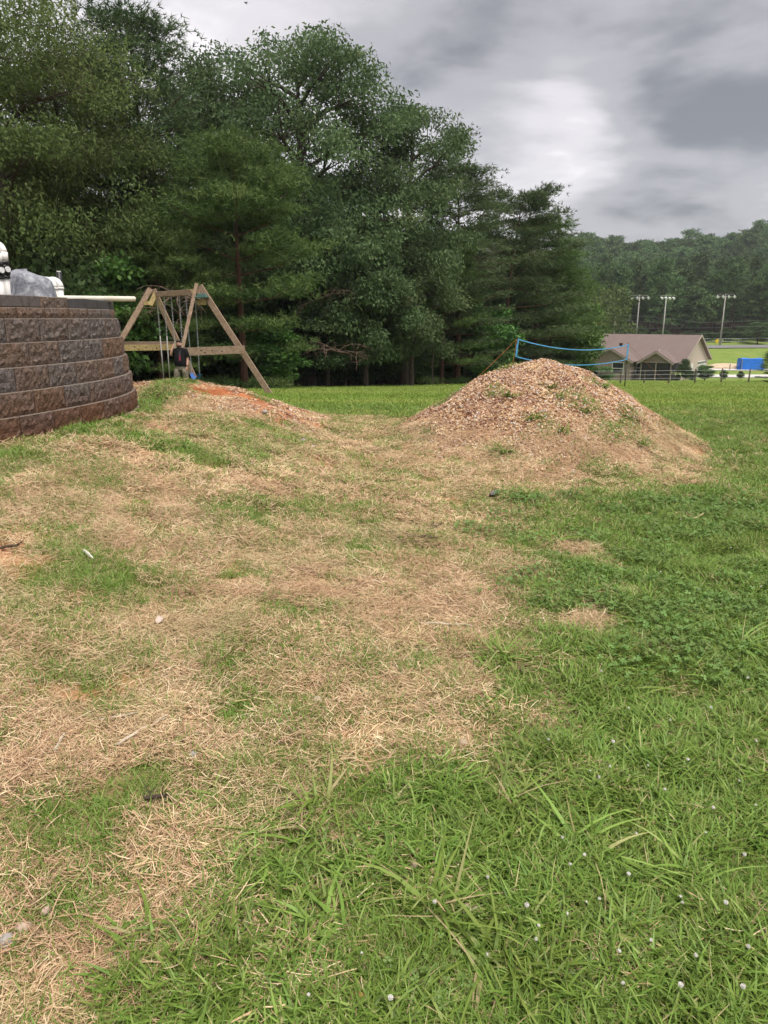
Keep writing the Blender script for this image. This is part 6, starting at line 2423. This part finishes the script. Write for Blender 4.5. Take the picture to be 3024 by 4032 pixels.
# ------------------------------------------------------------------ single tufts, flowers, stones, sticks
def tuft(dx, dy, n, L, W, lay, seed, label, dryf=0.05, stalks=0):
    p = gd(dx, dy)
    root = empty('grass_tuft', p, label=label, cat='grass tuft', group='long grass tufts')
    r_ = np.random.default_rng(seed)
    V, F, T = blades(r_, int(n * 1.25), 0.055, L * 1.05, W * 1.35, lay, 5, 0.9, 0.62, 0.16, dry=dryf)
    link('blades', np_mesh('blades', V, F, m_blade, tint=T), root)
    if stalks:
        V, F, T = blades(r_, stalks, 0.03, L * 1.7, 0.003, 0.55, 6, 0.35, 0.75, 0.1)
        link('stalks', np_mesh('stalks', V, F, m_blade, tint=T), root)


tuft(690, 1735, 34, 0.19, 0.0085, 0.42, 1, 'upright long-bladed grass tuft at the lower edge of the straw')
tuft(560, 1790, 20, 0.17, 0.0085, 0.66, 2, 'flattened crabgrass tuft left of the upright tuft')
tuft(1110, 1740, 40, 0.22, 0.008, 0.40, 3, 'tall grass tuft in the centre right of the lower lawn')
tuft(1260, 1830, 34, 0.24, 0.009, 0.70, 4, 'sprawling crabgrass tuft right of the tall centre tuft')
tuft(950, 1960, 46, 0.24, 0.0095, 0.58, 5, 'large star-shaped crabgrass clump low in the centre', 0.15)
tuft(730, 2010, 38, 0.21, 0.0095, 0.62, 6, 'spreading crabgrass clump left of the large star-shaped one', 0.1)
tuft(330, 2040, 24, 0.15, 0.0085, 0.5, 7, 'short broad-bladed tuft near the lower left corner')
tuft(1060, 2090, 30, 0.20, 0.010, 0.6, 8, 'broad-bladed clump at the bottom centre', 0.1)
tuft(1080, 1425, 44, 0.20, 0.007, 0.45, 9, 'dense tuft between the straw and the middle lawn')
tuft(1200, 1172, 40, 0.20, 0.009, 0.5, 10, 'rounded tuft beside the bare clay patch', 0.05)
tuft(1395, 1345, 30, 0.24, 0.006, 0.45, 11, 'pale tuft with long seed stalks beside the dry patch', 0.25, 7)
tuft(1590, 1400, 60, 0.24, 0.007, 0.5, 12, 'wide bright green tuft by the right edge')
tuft(1450, 1490, 44, 0.21, 0.007, 0.5, 13, 'bright green tuft below the one by the right edge')
tuft(1140, 1075, 30, 0.20, 0.009, 0.35, 14, 'leafy weed tuft at the foot of the tall mound')
tuft(880, 1390, 14, 0.12, 0.009, 0.5, 15, 'small green sprout in the straw, centre')
tuft(785, 1010, 16, 0.16, 0.012, 0.4, 16, 'dark weed standing in the straw between the mounds')
tuft(480, 1730, 16, 0.14, 0.009, 0.5, 17, 'small tuft in the straw, left of the upright tuft')
tuft(1480, 1900, 40, 0.17, 0.008, 0.45, 18, 'lush tuft low on the right among clover')
tuft(600, 1850, 22, 0.16, 0.009, 0.6, 19, 'loose flattened tuft below the crabgrass at left')
# weeds on the tall mound
for i, (dx, dy) in enumerate([(1190, 838), (1205, 858), (1100, 855), (1330, 822), (1300, 835), (1150, 905), (1260, 890), (1380, 960), (1090, 975), (1000, 830), (1215, 935), (1430, 905)]):
    p = gd(dx, dy)
    labs = ['leafy weed on the mound crest below the net', 'leafy weed just under the crest weed on the mound', 'pale weed on the upper left face of the mound', 'weed clump at the right end of the mound crest', 'weed clump just left of the one ending the crest', 'weed in the middle of the mound face', 'weed on the right half of the mound face',
            'grass clump low on the right flank of the mound', 'weed low on the left of the mound foot', 'weed high on the left shoulder of the mound', 'weed below the middle of the mound face', 'weed on the right outline of the mound']
    root = empty('mound_weed', p, label=labs[i], cat='weed', group='weeds on the tall mound')
    V, F, T = blades(np.random.default_rng(700 + i), 40, 0.075, 0.15, 0.016, 0.35, 3, 0.8, 0.25, 0.15)
    link('leaves', np_mesh('leaves', V, F, m_blade, tint=T), root)

# clover heads
m_petal = mat_plain('clover_petals', (0.80, 0.77, 0.70), 0.8, 0.1, 0.25, 160, 0.5)
m_stem = mat_plain('clover_stem', (0.13, 0.19, 0.06), 0.7, 0.2, 0.1)
fl = []
for (dx, dy) in [(1268, 1698), (1310, 1705), (1300, 1720), (1268, 1885), (1350, 1940), (1478, 1985), (1276, 1990), (1290, 2000), (1232, 2020), (1168, 2063), (1166, 2098), (1320, 2106), (1035, 2105), (1050, 1955), (935, 2018), (765, 2100), (1470, 1995), (1566, 2010), (1512, 1842), (1580, 1730), (1640, 1640),
                 (1480, 1690), (1545, 1780), (1360, 1830), (1430, 1760), (1210, 1850), (1600, 1900), (1400, 2060), (1500, 2140), (1600, 2090), (1240, 1930), (1120, 1990), (1440, 1600), (1530, 1560), (1350, 1560), (1610, 1500), (1290, 1480), (1500, 1300), (1570, 1060), (1600, 1050), (1540, 1085), (1620, 1120), (1470, 1140), (1580, 1200), (1640, 1290), (1420, 1260), (1330, 1650), (1180, 1640), (1390, 1700), (1640, 1800), (1590, 2180), (1330, 2190), (1450, 2195), (660, 2180), (850, 2195)]:
    fl.append(gd(dx, dy))
hd = MB()
lr = random.Random(9)
for k in range(46):
    z = 1 - 2 * (k + 0.5) / 46
    a = k * 2.39996
    rr_ = math.sqrt(1 - z * z)
    d = Vector((rr_ * math.cos(a), rr_ * math.sin(a), z))
    if z < -0.75:
        continue
    s = d.cross(Vector((0, 0, 1.01))).normalized() * 0.0016
    b = d * 0.003
    e_ = d * 0.0095 + Vector((0, 0, 0.002))
    hd.add([b - s, b + s, e_ + s * 0.8, e_ - s * 0.8], [(0, 1, 2, 3)])
hd.ball((0, 0, 0.001), 0.0066, 8, 6)
hm = hd.mesh('flower_head', m_petal)
for i, p in enumerate(fl):
    h = lr.uniform(0.055, 0.10)
    root = empty('clover_flower', p, lr.uniform(0, 6.28), label='small white clover flower head standing in the grass', cat='flower', group='white clover flowers')
    q = Vector((lr.uniform(-0.02, 0.02), lr.uniform(-0.02, 0.02), h))
    MB().tube([(0, 0, -0.005), q * 0.5 + Vector((0.004, 0, 0)), q], 0.0011, 4).build('stem', m_stem, root)
    o = link('flower_head', hm, root)
    o.location = q
    q_ = lr.uniform(0.42, 0.72)
    o.scale = (q_, q_, q_ * lr.uniform(0.7, 1.3))
    o.rotation_euler = (lr.uniform(-0.7, 0.7), lr.uniform(-0.7, 0.7), 0)

# stones
m_stone = mat_plain('tan_stone', (0.42, 0.33, 0.23), 0.9, 0.15, 0.2, 14, 0.5)
m_stone_g = mat_plain('grey_stone', (0.38, 0.34, 0.31), 0.9, 0.15, 0.2, 14, 0.5)
m_stone_p = mat_plain('pinkish_stone', (0.50, 0.36, 0.28), 0.9, 0.15, 0.18, 14, 0.5)
for i, (dx, dy, s, mt, lab) in enumerate([
        (685, 1518, 0.020, m_stone, 'tan angular stone alone in the straw, right of centre'), (14, 2044, 0.022, m_stone_g, 'grey-brown stone at the left edge near the bottom'), (52, 2012, 0.020, m_stone_p, 'pale pinkish stone just above the grey one at the lower left'),
        (418, 1637, 0.016, m_stone_g, 'grey stone in the straw, lower left of centre'), (895, 1874, 0.016, m_stone, 'tan stone beside crabgrass low in the centre'), (1050, 1945, 0.014, m_stone_p, 'pale stone in the bare spot low in the centre'),
        (740, 940, 0.045, m_stone, 'light stone lying between the two mounds'), (572, 893, 0.055, m_stone_g, 'dark-edged stone on the side of the low mound'), (470, 990, 0.03, m_stone, 'tan stone on the bank below the low mound'),
        (545, 1005, 0.028, m_stone_g, 'small grey stone right of the tan one on the bank'), (100, 1975, 0.013, m_stone_p, 'small pale stone above the lower left pair'), (1000, 1610, 0.016, m_stone, 'pale stone in the dry spot left of the lawn'),
        (340, 955, 0.026, m_stone_p, 'pinkish stone in front of the wall'), (640, 915, 0.03, m_stone_p, 'pinkish stone on the right foot of the low mound'), (655, 955, 0.05, m_stone_g, 'grey stone among the rubble below the low mound'), (675, 968, 0.04, m_stone_g, 'lower grey stone of the rubble below the low mound'), (1010, 1965, 0.012, m_stone_p, 'smallest pale stone left of the bare spot stone')]):
    p = gd(dx, dy)
    o = link('stone', lump('stone', mt, s * (1.25 if dy > 1100 else 0.8), s * (1.0 if dy > 1100 else 0.65), s * (0.85 if dy > 1100 else 0.5), 20 + i, n=12, m=8, smooth=False), label=lab, cat='stone', group='loose stones')
    o.location = p + Vector((0, 0, 0.006))
    o.rotation_euler = (0, 0, i * 1.7)

# sticks and scraps
m_stick = mat_plain('bleached_stick', (0.50, 0.42, 0.32), 0.9, 0.1, 0.2, 12, 0.3)
m_white_st = mat_plain('white_splinter', (0.70, 0.66, 0.58), 0.8, 0.1, 0.08)
m_dark_st = mat_plain('dark_twig', (0.09, 0.065, 0.05), 0.9, 0.1, 0.2)
for i, (a, b, r_, mt, lab) in enumerate([
        ((182, 1196), (200, 1214), 0.010, m_white_st, 'white wood splinter lying on the green patch at left'), ((255, 1622), (362, 1556), 0.006, m_stick, 'long pale dry stalk lying in the straw, lower left'), ((118, 1636), (140, 1592), 0.006, m_stick, 'short brown stick left of the long pale stalk'),
        ((215, 1563), (300, 1548), 0.005, m_stick, 'thin pale stalk above the long one'), ((905, 1352), (1020, 1360), 0.006, m_stick, 'brown twig lying across the straw, centre right'), ((0, 1192), (44, 1184), 0.008, m_dark_st, 'dark twig at the left edge'),
        ((310, 1735), (370, 1728), 0.007, m_dark_st, 'dark twig in the straw at lower left'), ((880, 1165), (950, 1170), 0.010, m_dark_st, 'dark root twig in the dry grass right of centre'), ((900, 1150), (955, 1138), 0.010, m_dark_st, 'upper of two dark root twigs right of centre'), ((1000, 1980), (1045, 1965), 0.004, m_stick, 'thin bleached stalk low in the centre')]):
    p, q = gd(*a), gd(*b)
    lr = random.Random(i)
    pts = []
    for k in range(7):
        w = p.lerp(q, k / 6)
        w.z = float(surf(w.x, w.y)) + r_ + 0.012
        pts.append(w + Vector((lr.uniform(-1, 1), lr.uniform(-1, 1), lr.uniform(0, 1))) * (q - p).length * 0.025 - p)
    mb = MB().tube(pts, [r_ * 0.7, r_, r_ * 0.95, r_, r_ * 0.9, r_ * 0.8, r_ * 0.5], 6)
    if mt is m_dark_st:
        for k in range(1, 6):
            mb.tube([pts[k], pts[k] + Vector((lr.uniform(-0.05, 0.05), lr.uniform(-0.05, 0.05), lr.uniform(0.0, 0.05)))], [r_ * 0.4, r_ * 0.2], 4)
    o = mb.build('stick', mt, label=lab, cat='stick', group='sticks in the straw')
    o.location = p
for i, (dx, dy, mt, s, lab) in enumerate([(1067, 1077, m_black, 0.055, 'black plastic scrap in front of the tall mound'), (345, 1350, mat_plain('pale_dead_leaf', (0.55, 0.45, 0.38), 0.9, 0.1), 0.03, 'pale curled dead leaf standing in the straw'), (780, 2170, mat_plain('orange_dead_leaf', (0.50, 0.22, 0.10), 0.9, 0.1), 0.02, 'orange dead leaf at the bottom edge'), (1205, 1690, mat_plain('pinkish_dead_leaf', (0.50, 0.30, 0.22), 0.9, 0.1), 0.015, 'small reddish dead leaf in the lower lawn')]):
    p = gd(dx, dy)
    r_ = np.random.default_rng(i)
    V, F = [], []
    for a in range(6):
        for b in range(4):
            u, v = a / 5 - 0.5, b / 3 - 0.5
            w = math.sqrt(max(0.05, 1 - (2 * u) ** 2))
            V.append((u * s * 2, v * s * 1.2 * w, s * (0.5 + 0.7 * math.sin(u * 4) * 0.4 + abs(v) * 1.1) + r_.normal() * s * 0.06))
    for a in range(5):
        for b in range(3):
            F.append((a * 4 + b, a * 4 + b + 1, (a + 1) * 4 + b + 1, (a + 1) * 4 + b))
    o = link('scrap' if i == 0 else 'dead_leaf', np_mesh('scrap' if i == 0 else 'dead_leaf', V, F, mt), label=lab, cat='litter' if i == 0 else 'leaf')
    o.location = p
    o.rotation_euler = (0, 0, 0.6 + i)
# ------------------------------------------------------------------ thin summer haze
m_haze = mat_new('haze')
t = NT(m_haze)
pv = t.n('ShaderNodeVolumePrincipled')
pv.inputs['Color'].default_value = (0.86, 0.90, 0.95, 1)
pv.inputs['Density'].default_value = 0.0003
pv.inputs['Anisotropy'].default_value = 0.3
ho = t.n('ShaderNodeOutputMaterial')
t.l(pv.outputs[0], ho.inputs['Volume'])
hb = MB()
hb.box((0, 0, 0), (2300, 1900, 94))
o = hb.build('haze', m_haze, kind='stuff')
o.location = (0, 700, 38.5)
